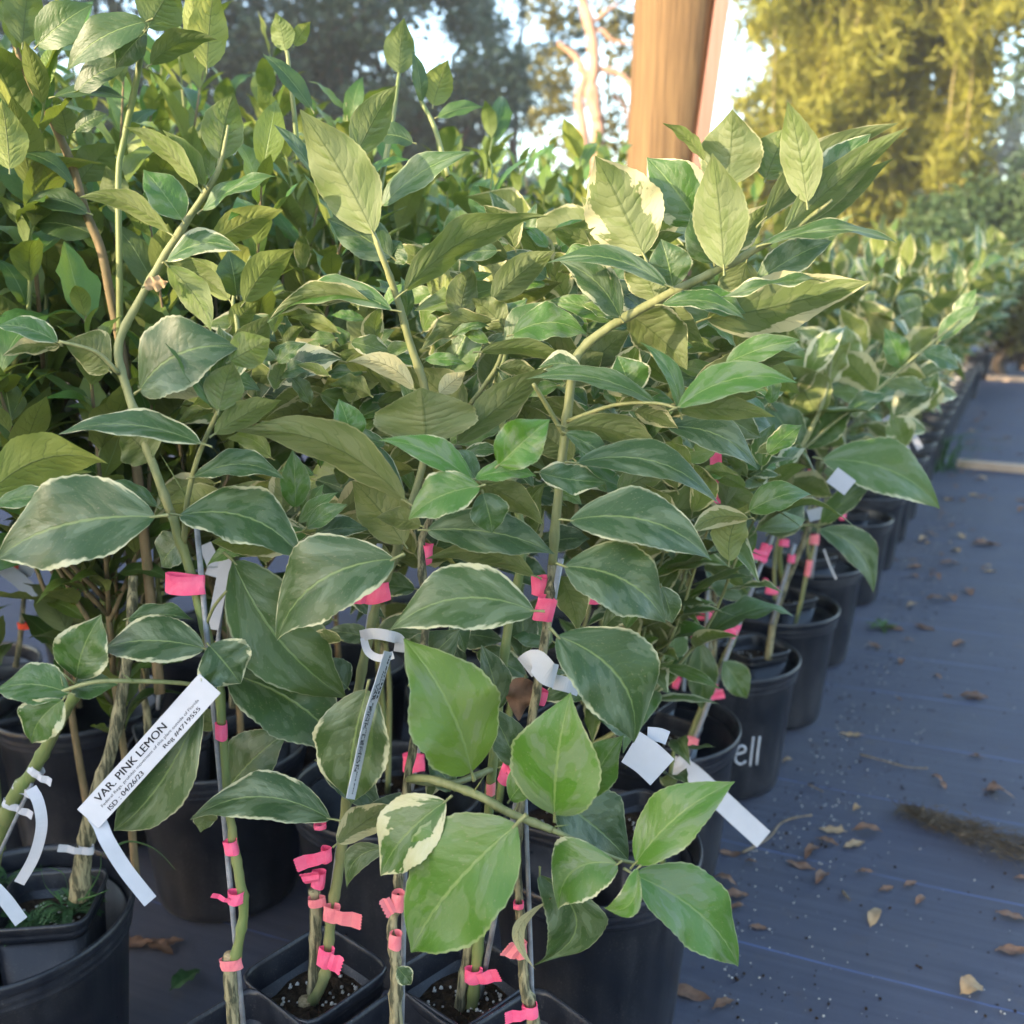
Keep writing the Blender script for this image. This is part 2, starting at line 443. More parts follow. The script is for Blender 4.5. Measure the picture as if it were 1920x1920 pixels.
def pellet(mb, c, r, rng):
    V = [c + Vector(d) * r * (0.7 + .6 * rng.random()) for d in ((1, 0, 0), (-1, 0, 0), (0, 1, 0), (0, -1, 0), (0, 0, 1), (0, 0, -1))]
    mb.add(V, [(0, 2, 4), (2, 1, 4), (1, 3, 4), (3, 0, 4), (2, 0, 5), (1, 2, 5), (3, 1, 5), (0, 3, 5)])
LW, LRIM, LS, LP = liner_meshes()
def round_pot(loc, label, group, rz=0.0, sc=1.0):
    t = empty('nursery_pot', (loc[0], loc[1], 0.006), label, 'pot', group, rz)
    t.scale = (sc, sc, sc)
    obj('wall', RW, t); obj('rim', RR, t)
    return t
def liner(loc, label, group, rz=0.0, tilt=(0, 0)):
    t = empty('liner_pot', (loc[0], loc[1], loc[2] if len(loc) > 2 else 0.008), label, 'liner pot', group, rz)
    t.rotation_euler = (tilt[0], tilt[1], rz)
    obj('wall', LW, t); obj('rim', LRIM, t); obj('soil', LS, t)
    p = obj('perlite', LP, t); p['kind'] = 'stuff'
    return t

# ------------------------------------------------------------------ leaf blades
def wprof(u, tip=1.0):
    return max(0.0, math.sin(math.pi * min(1, u ** 0.84)) ** (0.78 + .30 * u))
def blade(Lg, W, sag=.08, sb=0., fold=.15, wave=.03, twist=0., tipcurl=0., nu=18, nv=8, rng=None, petiole=.07):
    """returns V (x along, y across, z = upper face), faces, uv.  W is the full width"""
    ph = rng.random() * 6.28; ph2 = rng.random() * 6.28; f1 = 1.5 + rng.random() * 1.6
    j1 = rng.random() * 50
    V, Fc, UV = [], [], []
    for i in range(nu + 1):
        u = i / nu
        hw = max(wprof(u), 0.012) * W * .5
        sg = 4 * u * (1 - u)
        cz = sag * Lg * sg - tipcurl * Lg * max(0, u - .55) ** 2 * 4
        cy = sb * Lg * sg
        tw = twist * (u - .3)
        for k in range(nv + 1):
            v = 2 * k / nv - 1
            ed = 1 + (.07 * noise.noise(Vector((u * 7 + j1, v * 2, 0))) + (.014 if i % 2 else -.014)) * abs(v) ** 3
            y = v * hw * ed
            z = fold * abs(v) * hw * (1 - .45 * abs(v)) * 1.6
            z += wave * W * abs(v) ** 1.6 * math.sin(f1 * 6.28 * u + ph + (1.6 if v > 0 else 0)) * sg ** .5
            z += .012 * W * math.sin(21 * 3.14 * (u - .2 * abs(v)) ) * (1 - abs(v)) * sg
            yy = y * math.cos(tw) - z * math.sin(tw); zz = y * math.sin(tw) + z * math.cos(tw)
            V.append(Vector((u * Lg, cy + yy, cz + zz)))
            UV.append((u, (v + 1) / 2))
    n = nv + 1
    for i in range(nu):
        for k in range(nv):
            Fc.append((i * n + k, (i + 1) * n + k, (i + 1) * n + k + 1, i * n + k + 1))
    mi = [0] * len(Fc)
    if petiole:
        b0 = len(V); r = max(.0009, W * .018); pl = petiole * Lg
        for (x, z, q) in ((-pl, -.30 * pl, 1.3), (-pl * .4, -.06 * pl, 1.0), (.03 * Lg, sag * Lg * .12 - .002 * Lg, .8)):
            for a in range(5):
                V.append(Vector((x, math.cos(a * 1.2566) * r * q, z + math.sin(a * 1.2566) * r * q))); UV.append((.01, .5))
        for i in range(2):
            for a in range(5):
                Fc.append((b0 + i * 5 + a, b0 + (i + 1) * 5 + a, b0 + (i + 1) * 5 + (a + 1) % 5, b0 + i * 5 + (a + 1) % 5)); mi.append(1)
    return V, Fc, UV, mi
def leaf_template(name, seed, **kw):
    rng = random.Random(seed)
    V, Fc, UV, mi = blade(1.0, kw.pop('W', .46), rng=rng, nu=kw.pop('nu', 9), nv=kw.pop('nv', 4), **kw)
    return mesh(name, V, Fc, [LEAF, STEM], True, UV, mi)
TPL = [leaf_template('leaf', 100 + i, W=.36 + .03 * (i % 5), sag=(.05, .12, .16, .0, .09, -.04)[i % 6], fold=(.1, .3, .2, .45, .15)[i % 5], wave=(.03, .06, .02, .08)[i % 4], twist=(0, .5, -.5, .2)[i % 4], tipcurl=(0, .15, .3)[i % 3]) for i in range(14)]

LEAFN = random.Random(77)
def hero(plant, bx, by, tx, ty, w, Y, side='T', dY=0., roll=32, fr=.15, va=.38, ye=0., sag=.07, sb=0., fold=.21, wave=.045, twist=.12, tipcurl=.05, mat=None, name='leaf', pet=.07):
    """a leaf hung where the photograph shows it: base and tip pixels at depth Y and Y+dY, apparent width w"""
    Bp, Tp = at(bx, by, Y), at(tx, ty, Y + dY)
    a = Tp - Bp; Lg = a.length; a.normalize()
    mid = (Bp + Tp) * .5; d = (mid - CAM).normalized()
    p = a.cross(d).normalized()
    if p.z < 0 and abs(p.z) > .08 or (abs(p.z) <= .08 and p.x < 0): p = -p
    n0 = p.cross(a).normalized()
    if n0.dot(d) > 0: n0 = -n0
    r = R(roll)
    W = 1.08 * w / F * depth(mid) / math.cos(r)
    if side == 'T': n = n0 * math.cos(r) + p * math.sin(r)
    else: n = -(n0 * math.cos(r) - p * math.sin(r))
    y = n.cross(a).normalized()
    # sideways bow is asked for in the picture plane, upwards positive
    s = 1.0 if y.dot(p) >= 0 else -1.0
    V, Fc, UV, mi = blade(Lg, W, sag, sb * s, fold, wave, twist, tipcurl, rng=LEAFN, petiole=pet, nu=32 if w > 70 else 20, nv=10 if w > 70 else 6)
    Vw = [a * v.x + y * v.y + n * v.z for v in V]
    me = mesh(name, Vw, Fc, [mat or LEAF, PALESTEM], True, UV, mi)
    o = obj(name, me, plant, Bp - (plant.location if plant else Vector()))
    o.color = (fr, va, ye, 1)
    return o
def stem(plant, pts, rad, mat, name='stem', n=9, sub=5, knots=0.0):
    """pts: pixels with depth"""
    P = [at(*p) if not isinstance(p, Vector) else p for p in pts]
    P, ra = spline(P, rad, sub)
    if knots:
        ra = [r * (1 + knots * (.3 + noise.noise(Vector((i * .37, r * 900, 1)))) + (.16 + knots * .4) * (i % 6 == 3)) for i, r in enumerate(ra)]
        P = [p + Vector((noise.noise(p * 60), 0, noise.noise(p * 60 + Vector((9, 0, 0))))) * knots * .006 for p in P]
    b = MB(); off = plant.location
    b.tube([p - off for p in P], ra, n)
    return b.build(name, mat, plant)
def thorn(plant, bx, by, tx, ty, Y, r=.0007):
    b = MB(); A, B = at(bx, by, Y) - plant.location, at(tx, ty, Y) - plant.location
    b.tube([A, (A + B) / 2, B], [r, r * .7, r * .1], 5)
    return b.build('thorn', STEM, plant)

# ------------------------------------------------------------------ tape, stakes, tags
TN = random.Random(5)
def tape(px, py, Y, wpx, hpx, label, flag=None, ang=0., mat=None, group='pink tape ties', flag_w=None):
    """a turn of tape round stem and stake, w x h pixels, with a torn free end towards flag=(dx,dy) pixels"""
    c = at(px, py, Y); k = depth(c) / F
    b = MB()
    up = Vector((math.sin(R(ang)), 0, math.cos(R(ang)))); rt = Vector((up.z, 0, -up.x)); fw = Vector((0, 1, 0))
    hw, hh = wpx * k * .5, hpx * k * .5
    n = 16; V, Fc = [], []
    for s_, q in ((-1, 1), (-.3, 1.02), (.4, .98), (1, 1.0)):
        for j in range(n):
            a = 2 * math.pi * j / n
            wob = 1 + .06 * TN.uniform(-1, 1)
            V.append(rt * math.cos(a) * hw * q * wob + fw * math.sin(a) * min(hw, .005) * q * wob + up * (hh * s_ + .10 * hh * math.sin(a * 2 + px)))
    for i in range(3):
        for j in range(n): Fc.append((i * n + j, i * n + (j + 1) % n, (i + 1) * n + (j + 1) % n, (i + 1) * n + j))
    b.add(V, Fc)
    if flag:
        fx, fz = flag[0] * k, -flag[1] * k
        L_ = Vector((fx, -.004, fz)); st = rt * (hw * .8 * (1 if fx > 0 else -1)) + Vector((0, -.0052, 0))
        fwid = (flag_w * k * .5) if flag_w else hh * .95
        wd = Vector((-L_.z, 0, L_.x)).normalized() * fwid
        P = [st - L_ * .15, st + L_ * .2 + Vector((0, -.001, 0)), st + L_ * .6 + Vector((0, .0015, 0)), st + L_]
        b.strip(P, [wd * .85, wd * .95, wd * 1.05, wd * 1.08], .0004)
        # pinked end
        e = P[-1]; ld = L_.normalized()
        for q in range(5):
            z = (-1 + (q * 2 + 1) / 5) * 1.02
            b.add([e + wd * (z - .2), e + wd * (z + .2), e + wd * z + ld * fwid * .16], [(0, 1, 2)])
    o = b.build('tape_tie', mat or PINK, smooth=False)
    o.location = c
    return tag(o, label, 'tape', group)
def stake(p0, p1, rpx, label, group='grey plant stakes'):
    A, B = (at(*p) if not isinstance(p, Vector) else p for p in (p0, p1))
    r = rpx * depth(B) / F * .5
    b = MB(); b.tube([A, A.lerp(B, .35), A.lerp(B, .7), B], [r, r, r, r * .96], 10)
    o = b.build('plant_stake', STAKE, None, A)
    return tag(o, label, 'stake', group)
def band(name, pts, wpx, mat, label, cat, group=None, wdir=None, th=.0005, sub=6):
    """a strip of tag plastic through pixel points (px,py,Y), seen face on unless wdir gives its width vector"""
    P = [at(*p) for p in pts]
    Ps, _ = spline(P, .001, sub)
    b = MB(); k = depth(P[0]) / F; W_ = []
    for i in range(len(Ps)):
        t = (Ps[min(i + 1, len(Ps) - 1)] - Ps[max(i - 1, 0)]).normalized()
        d = (Ps[i] - CAM).normalized()
        wv = t.cross(d).normalized() if wdir is None else Vector(wdir)
        W_.append(wv * wpx * k * .5)
    off = Ps[0]
    b.strip([p - off for p in Ps], W_, th)
    o = b.build(name, mat, smooth=False); o.location = off
    return tag(o, label, cat, group)

# ------------------------------------------------------------------ the front row: liner pots and grafted pink lemons
def fl(px, py, label, rz):
    p = on(px, py, LH)
    return liner((p.x, p.y), label, 'square liner pots at the front', R(rz))
SZ = LH - .04
front = {}
for key, px, py, rz, lab in (
        ('a', 440, 1968, 48, 'square black liner pot at the foot of the leftmost front stem with a cut stub'),
        ('b', 592, 1832, 50, 'square black liner pot holding a dead cut stub and a curved green stem'),
        ('c', 866, 1842, 45, 'square black liner pot holding two stakes and a split woody stem'),
        ('d', 742, 1972, 50, 'square black liner pot below the stem with one tiny oval leaf'),
        ('e', 1004, 1968, 42, 'square black liner pot in front of the big round pot at the path corner')):
    front[key] = fl(px, py, lab, rz)
def plant(px, py, label, group='grafted variegated pink lemons in front'):
    p = on(px, py, SZ)
    return empty('variegated_citrus', p, label, 'plant', group)
P1 = plant(440, 1990, 'variegated pink lemon with a pink tape flag high on its bent stem, leaning left')
P2 = plant(592, 1860, 'tall variegated pink lemon whose pale stem ends in one long upright leaf')
P3 = plant(742, 1995, 'variegated pink lemon with a knotted lower stem and one tiny oval leaf near its foot')
P4 = plant(872, 1870, 'variegated pink lemon with a low side shoot of shiny fresh green leaves')
P5 = plant(1000, 1990, 'variegated pink lemon whose thick shoot leans right below big pale leaf undersides')

# stems
stem(P1, [(446, 1990, .775), (438, 1900, .775), (432, 1840, .775), (430, 1795, .775)], [.0068, .0064, .0060, .0056], BARK, 'rootstock', 12, 6, .12)
stem(P1, [(431, 1800, .775), (430, 1788, .775)], [.0054, .0050], CUT, 'cut_end', 12, 1)
stem(P1, [(440, 1812, .775), (446, 1770, .775), (458, 1710, .778), (450, 1650, .78), (436, 1570, .785), (422, 1440, .79), (412, 1300, .80), (388, 1195, .81), (360, 1080, .82), (322, 965, .83)],
     [.0050, .0042, .0040, .0038, .0037, .0036, .0040, .0042, .0040, .0038], STEM, 'stem', 10, 6, .22)
stem(P1, [(322, 965, .83), (290, 880, .84), (262, 800, .85), (240, 735, .86), (222, 650, .87), (258, 570, .88), (310, 478, .89), (360, 400, .90), (402, 335, .90), (415, 300, .90), (428, 235, .90)],
     [.0038, .0036, .0036, .0036, .0036, .0034, .0033, .0030, .0027, .0018, .0010], PALESTEM, 'shoot', 9, 6, .08)
stem(P1, [(345, 1018, .825), (352, 935, .82), (372, 855, .815), (405, 780, .81), (412, 765, .81)], [.0028, .0024, .0022, .0020, .0014], PALESTEM, 'branch', 7)
stem(P1, [(222, 700, .86), (180, 660, .85), (110, 640, .84)], [.0022, .0018, .0014], PALESTEM, 'branch', 7)
stem(P1, [(384, 1180, .81), (400, 1140, .80), (425, 1108, .79)], [.0016, .0014, .0012], PALESTEM, 'branch', 6)
stem(P2, [(588, 1900, .868), (590, 1800, .868), (592, 1720, .868), (590, 1668, .868)], [.0062, .0058, .0056, .0060], BARK, 'dead_stub', 12, 6, .1)
stem(P2, [(572, 1935, .862), (573, 1885, .862)], [.0085, .0080], BARK, 'rootstock', 12, 3)
stem(P2, [(573, 1886, .862), (573, 1874, .862)], [.0080, .0074], CUT, 'cut_end', 12, 1)
stem(P2, [(578, 1886, .862), (602, 1850, .862), (614, 1800, .862), (620, 1720, .864), (634, 1640, .866), (644, 1560, .868), (655, 1440, .87), (668, 1320, .88), (690, 1200, .89), (710, 1120, .90), (738, 1050, .90), (752, 1005, .90)],
     [.0052, .0056, .0052, .0050, .0050, .0048, .0046, .0045, .0044, .0042, .0040, .0038], PALESTEM, 'stem', 11, 6, .10)
stem(P2, [(752, 1005, .90), (785, 900, .92), (802, 820, .93), (795, 725, .93), (770, 650, .93), (745, 560, .93), (718, 485, .92), (700, 436, .92)],
     [.0038, .0036, .0036, .0038, .0036, .0032, .0028, .0020], PALESTEM, 'shoot', 9, 6, .08)
stem(P3, [(744, 1995, .77), (742, 1900, .77), (744, 1830, .77), (738, 1780, .772), (736, 1735, .775), (746, 1680, .78), (746, 1620, .785), (752, 1560, .79), (768, 1440, .80), (790, 1300, .82), (798, 1150, .84), (792, 1010, .86), (850, 900, .87)],
     [.0060, .0056, .0052, .0046, .0042, .0040, .0038, .0037, .0036, .0036, .0034, .0030, .0022], BARK, 'stem', 10, 6, .25)
stem(P4, [(858, 1940, .86), (866, 1860, .86), (876, 1790, .862), (886, 1700, .864)], [.0066, .0054, .0046, .0040], BARK, 'rootstock', 12, 6, .12)
stem(P4, [(884, 1900, .858), (892, 1820, .858), (900, 1740, .86), (908, 1640, .862), (915, 1540, .865), (925, 1420, .87), (940, 1280, .88), (955, 1160, .89), (980, 1020, .90), (950, 850, .92), (940, 700, .93), (985, 560, .95)],
     [.0058, .0056, .0054, .0050, .0048, .0046, .0044, .0042, .004, .0036, .0030, .0022], STEM, 'stem', 11, 6, .06)
stem(P4, [(925, 1440, .87), (850, 1468, .82), (768, 1462, .78), (800, 1460, .76), (850, 1474, .75), (900, 1493, .74), (960, 1526, .73), (1035, 1556, .72)], [.0034, .0030, .0030, .0034, .0036, .0036, .0034, .0028], PALESTEM, 'side_shoot', 9, 6, .10)
stem(P4, [(1035, 1556, .72), (1090, 1580, .722), (1150, 1608, .724), (1195, 1620, .726)], [.0026, .0018, .0016, .0016], PALESTEM, 'side_shoot', 7)
for a in ((890, 1482, 910, 1452, .738), (890, 1486, 915, 1500, .738), (1040, 1550, 1070, 1546, .72), (785, 1456, 830, 1453, .765), (960, 1528, 975, 1500, .73)): thorn(P4, *a)
stem(P5, [(1004, 1995, .77), (998, 1900, .77), (984, 1850, .772), (980, 1800, .775), (974, 1700, .78), (970, 1620, .785), (978, 1500, .79), (1000, 1330, .80), (1024, 1180, .82), (1036, 1060, .84)],
     [.0060, .0058, .0046, .0040, .0038, .0036, .0036, .0038, .0040, .0042], BARK, 'stem', 11, 6, .18)
stem(P5, [(1036, 1060, .84), (1045, 940, .85), (1058, 830, .86), (1068, 740, .87), (1082, 668, .88), (1130, 622, .88), (1228, 565, .88), (1300, 528, .88), (1360, 500, .88), (1440, 455, .88), (1495, 425, .88), (1560, 375, .88)],
     [.0042, .0040, .0040, .0039, .0040, .0040, .0038, .0035, .0032, .0029, .0022, .0012], PALESTEM, 'shoot', 10, 6, .10)
stem(P5, [(1060, 820, .86), (1025, 760, .85), (1000, 720, .84)], [.0022, .0022, .0018], PALESTEM, 'branch', 7)
stem(P5, [(1064, 790, .86), (1150, 760, .83), (1230, 756, .81), (1275, 768, .80)], [.0020, .0017, .0015, .0014], PALESTEM, 'branch', 7)
stem(P4, [(880, 760, .93), (930, 690, .92), (945, 640, .92)], [.0024, .0022, .0018], PALESTEM, 'branch', 7)
for a in ((352, 935, 300, 850, .82), (372, 880, 400, 912, .815), (745, 555, 760, 545, .92), (1440, 452, 1412, 470, .875)): thorn(P1 if a[0] < 700 else P2 if a[0] < 900 else P5, *a)

# stakes
def sk(p0, p1, w, lab): return stake(p0, p1, w, lab)
sk((462, 1985, .77), (368, 978, .815), 11, 'thin grey stake tied beside the leftmost front stem')
sk((600, 1850, .872), (712, 1020, .92), 12, 'grey stake leaning right behind the stem with the white loop tag')
sk((752, 1985, .775), (762, 1500, .80), 10, 'thin grey stake beside the stem with one tiny leaf')
sk((884, 1930, .858), (922, 1450, .87), 11, 'grey stake on the right of the split woody stem')
sk((868, 1900, .865), (890, 1600, .870), 9, 'thin grey stake squeezed between the two halves of the split stem')
sk((900, 1870, .86), (1052, 1048, .83), 12, 'bright grey stake whose top end sticks out above the pink tape')
sk((1002, 1980, .775), (985, 1500, .79), 9, 'thin grey stake beside the front stem nearest the big round pot')

# ------------------------------------------------------------------ leaves of the front row
D = dict
def hs(pl, rows):
    for r in rows:
        kw = r[6] if len(r) > 6 else {}
        hero(pl, *r[:6], **kw)
U = dict(side='U')
# plant 1 (left)
hs(P1, [
 (410, 300, 437, 172, 74, .90, D(side='U', fr=.55, va=.05, roll=15)),
 (372, 352, 236, 234, 36, .88, D(side='U', fr=.5, va=.05, roll=50, sb=.03)),
 (384, 348, 308, 243, 34, .89, D(side='U', fr=.5, va=.05, roll=40)),
 (342, 412, 270, 316, 66, .86, D(fr=.5, va=.25, roll=25, wave=.06, sb=-.02)),
 (378, 395, 516, 326, 26, .89, D(fr=.3, va=.05, roll=55, wave=.14)),
 (392, 330, 400, 262, 24, .91, D(side='U', fr=.6, va=.05)),
 (318, 438, 152, 366, 38, .86, D(side='U', fr=.35, va=.2, roll=45, sb=.09)),
 (312, 490, 450, 466, 44, .87, D(fr=.2, va=.6, roll=50, sb=.14)),
 (314, 498, 398, 620, 54, .86, D(side='U', fr=.8, va=.02, sb=.05, roll=20)),
 (322, 490, 432, 560, 40, .90, D(side='U', fr=.4, va=.1, roll=40)),
 (262, 732, 446, 648, 124, .80, D(fr=.06, va=.22, roll=28, sb=.10, sag=.12)),
 (268, 726, 388, 742, 40, .805, D(side='U', fr=.2, va=1.45, roll=35)),
 (430, 678, 507, 636, 66, .80, D(side='U', fr=.8, va=.02, roll=10)),
 (410, 770, 436, 678, 68, .79, D(side='U', fr=.5, va=.05, roll=10)),
 (404, 768, 314, 642, 40, .795, D(fr=.35, va=.05, roll=45)),
 (402, 766, 440, 640, 36, .81, D(fr=.4, va=.1, roll=40)),
 (402, 814, 528, 747, 48, .80, D(side='U', fr=.45, va=.08, roll=30)),
 (378, 832, 106, 806, 50, .78, D(fr=.12, va=.50, roll=48, sb=.07, sag=.05)),
 (284, 862, 228, 806, 90, .84, D(side='U', fr=.15, va=.1, roll=35)),
 (292, 969, -14, 1045, 152, .76, D(fr=.08, va=.40, roll=26, sb=.05, sag=.08, twist=-.2)),
 (336, 966, 572, 1048, 104, .79, D(fr=.10, va=.40, roll=34, sb=.13, sag=.08)),
 (362, 895, 532, 893, 48, .80, D(fr=.12, va=.35, roll=48, sb=.13)),
 (295, 950, 185, 898, 26, .82, D(fr=.2, va=.2, roll=48)),
 (205, 695, 122, 640, 74, .88, D(side='U', fr=.1, va=.35, roll=30, sb=.1)),
 (108, 642, -12, 608, 40, .84, D(fr=.35, va=.45, roll=45, sb=.05)),
 (112, 648, 6, 664, 30, .845, D(side='U', va=1.3, roll=40, wave=.1)),
 (144, 1272, 188, 1154, 94, .76, D(fr=.35, va=.55, roll=15, sb=.04)),
 (240, 1160, 362, 1158, 36, .80, D(fr=.15, va=.30, roll=50, wave=.1)),
 (384, 1216, 186, 1216, 84, .775, D(fr=.06, va=.42, roll=28, sag=.1, sb=.03)),
 (392, 1210, 452, 1282, 100, .77, D(fr=.06, va=.5, roll=10, wave=.08)),
 (376, 1322, 205, 1562, 108, .765, D(fr=.08, va=.30, roll=20, sb=-.10)),
 (408, 1360, 350, 1345, 40, .80, D(side='U', fr=.2, va=.1)),
 (426, 1480, 540, 1368, 92, .85, D(fr=.10, va=.15, roll=30)),
 (437, 1052, 655, 1308, 140, .83, D(fr=.12, va=.20, roll=22, sb=-.12, ye=.10)),
 (425, 1262, 652, 1412, 138, .81, D(fr=.08, va=.25, roll=24, sb=.06)),
 (345, 1008, 300, 1062, 60, .86, D(fr=.1, va=.2, roll=40)),
])
stem(P1, [(405, 1292, .79), (340, 1281, .77), (240, 1277, .75), (170, 1280, .74), (100, 1302, .735)], [.0018, .0020, .0020, .0018, .0016], PALESTEM, 'side_shoot', 7)
for a in ((140, 1282, 104, 1250, .74), (120, 1292, 112, 1262, .738), (250, 1277, 228, 1262, .75)): thorn(P1, *a)
hs(P1, [
 (130, 1300, -12, 1292, 74, .735, D(fr=.35, va=.40, roll=32, sb=.06)),
 (118, 1312, 58, 1396, 78, .725, D(fr=.40, va=.65, roll=10, sb=.10)),
 (135, 1290, 220, 1282, 44, .76, D(fr=.3, va=.15, roll=42, sb=-.1)),
])
# plant 2
hs(P2, [
 (700, 438, 566, 206, 108, .915, D(side='U', fr=.35, va=.06, roll=14, sb=.01, sag=.04)),
 (735, 482, 614, 408, 74, .95, D(fr=.12, va=.05, roll=22)),
 (728, 490, 752, 452, 60, .955, D(fr=.12, va=.05, roll=22)),
 (668, 292, 741, 160, 66, .96, D(side='U', fr=.4, va=.06, roll=20)),
 (757, 548, 1022, 398, 62, .90, D(side='U', fr=.28, va=.06, roll=42, sb=.06, wave=.09)),
 (736, 582, 498, 598, 46, .88, D(fr=.3, va=.30, roll=52, sb=.20, wave=.06)),
 (700, 570, 505, 596, 40, .885, D(side='U', fr=.1, va=.8, roll=35, sb=.14, wave=.1)),
 (716, 386, 879, 280, 48, .97, D(fr=.25, va=.1, roll=40, wave=.07, sb=.02)),
 (776, 730, 655, 676, 40, .88, D(side='U', fr=.1, va=1.5, roll=25, sb=.14)),
 (824, 738, 872, 698, 34, .90, D(side='U', fr=.1, va=1.5, roll=15)),
 (800, 834, 790, 726, 184, .84, D(side='U', fr=.10, va=.10, roll=8, sag=.02, wave=.02)),
 (856, 832, 1036, 680, 62, .86, D(side='U', fr=.15, va=.15, roll=30, sag=.02)),
 (760, 940, 444, 801, 76, .80, D(side='U', fr=.10, va=.14, roll=40, sb=.10, sag=.06)),
 (760, 935, 560, 815, 40, .815, D(fr=.10, va=.35, roll=50, sb=.16)),
 (662, 832, 636, 748, 58, .84, D(fr=.6, va=.16, roll=18)),
 (758, 1020, 662, 900, 88, .85, D(fr=.12, va=.12, roll=20, ye=.15, side='U')),
 (790, 986, 706, 968, 40, .83, D(side='U', fr=.05, va=.2, roll=35)),
 (740, 1048, 512, 1200, 140, .775, D(fr=.10, va=.46, roll=24, sb=.12, sag=.10)),
 (554, 952, 549, 844, 52, .85, D(fr=.55, va=.06, roll=8)),
 (560, 980, 632, 922, 26, .85, D(fr=.5, va=.2, roll=35)),
 (575, 990, 650, 945, 34, .84, D(fr=.4, va=.25, roll=35)),
 (568, 972, 606, 908, 32, .86, D(fr=.45, va=.2, roll=25)),
 (590, 1000, 690, 990, 40, .86, D(fr=.1, va=.4, roll=40)),
 (688, 1292, 655, 1512, 132, .765, D(fr=.06, va=.34, roll=18, sb=.02, ye=.05)),
 (620, 1536, 354, 1532, 84, .75, D(fr=.05, va=.44, roll=26, sb=.10, sag=.12)),
 (392, 1520, 376, 1560, 40, .755, D(fr=.05, va=.3, roll=20, side='U')),
 (632, 1582, 742, 1508, 58, .78, D(side='U', fr=.1, va=.9, roll=30)),
 (925, 602, 790, 652, 42, .91, D(side='U', fr=.05, va=.5, roll=35, sb=.10, wave=.12)),
 (640, 1200, 575, 1196, 26, .82, D(side='U', va=.9, roll=40)),
 (600, 1430, 720, 1520, 60, .84, D(fr=.05, va=.3, roll=28)),
 (652, 1290, 596, 1240, 60, .86, D(fr=.05, va=.3, roll=28)),
 (630, 1030, 700, 1000, 26, .88, D(side='U', va=1.0, roll=40)),
])
# plant 3
hs(P3, [
 (745, 1814, 772, 1846, 32, .765, D(fr=.1, va=.7, roll=5)),
 (1002, 1146, 728, 1178, 118, .745, D(fr=.10, va=.44, roll=26, sb=.10, sag=.12, ye=.06)),
 (1002, 1080, 800, 1042, 42, .80, D(side='U', fr=.02, va=.25, roll=45, sb=.08)),
 (800, 994, 1042, 1034, 80, .80, D(fr=.05, va=.15, roll=32, sb=.03)),
 (888, 906, 711, 821, 52, .78, D(fr=.75, va=.25, roll=40, sb=.06)),
 (935, 872, 1030, 786, 84, .77, D(fr=.8, va=.10, roll=10, wave=.10, fold=.35)),
 (890, 898, 1006, 890, 36, .775, D(fr=.75, va=.15, roll=44, sb=.06)),
 (900, 912, 764, 972, 78, .76, D(fr=.60, va=.28, roll=26, sb=.06)),
 (905, 924, 924, 1000, 68, .775, D(fr=.20, va=.22, roll=18)),
 (895, 900, 840, 842, 44, .80, D(fr=.3, va=.1, roll=35)),
 (900, 905, 1020, 980, 50, .82, D(side='U', fr=.02, va=.3, roll=40)),
 (1010, 886, 1138, 902, 52, .80, D(fr=.15, va=.50, roll=34, sb=-.10, wave=.10)),
 (790, 1545, 676, 1520, 74, .83, D(fr=.03, va=.2, roll=24)),
 (722, 1590, 648, 1668, 44, .80, D(fr=.05, va=.12, roll=20, sb=.20)),
 (770, 1280, 860, 1180, 90, .85, D(fr=.05, va=.2, roll=20)),
 (840, 1440, 800, 1500, 30, .83, D(side='U', fr=.05, va=.8, roll=40)),
])
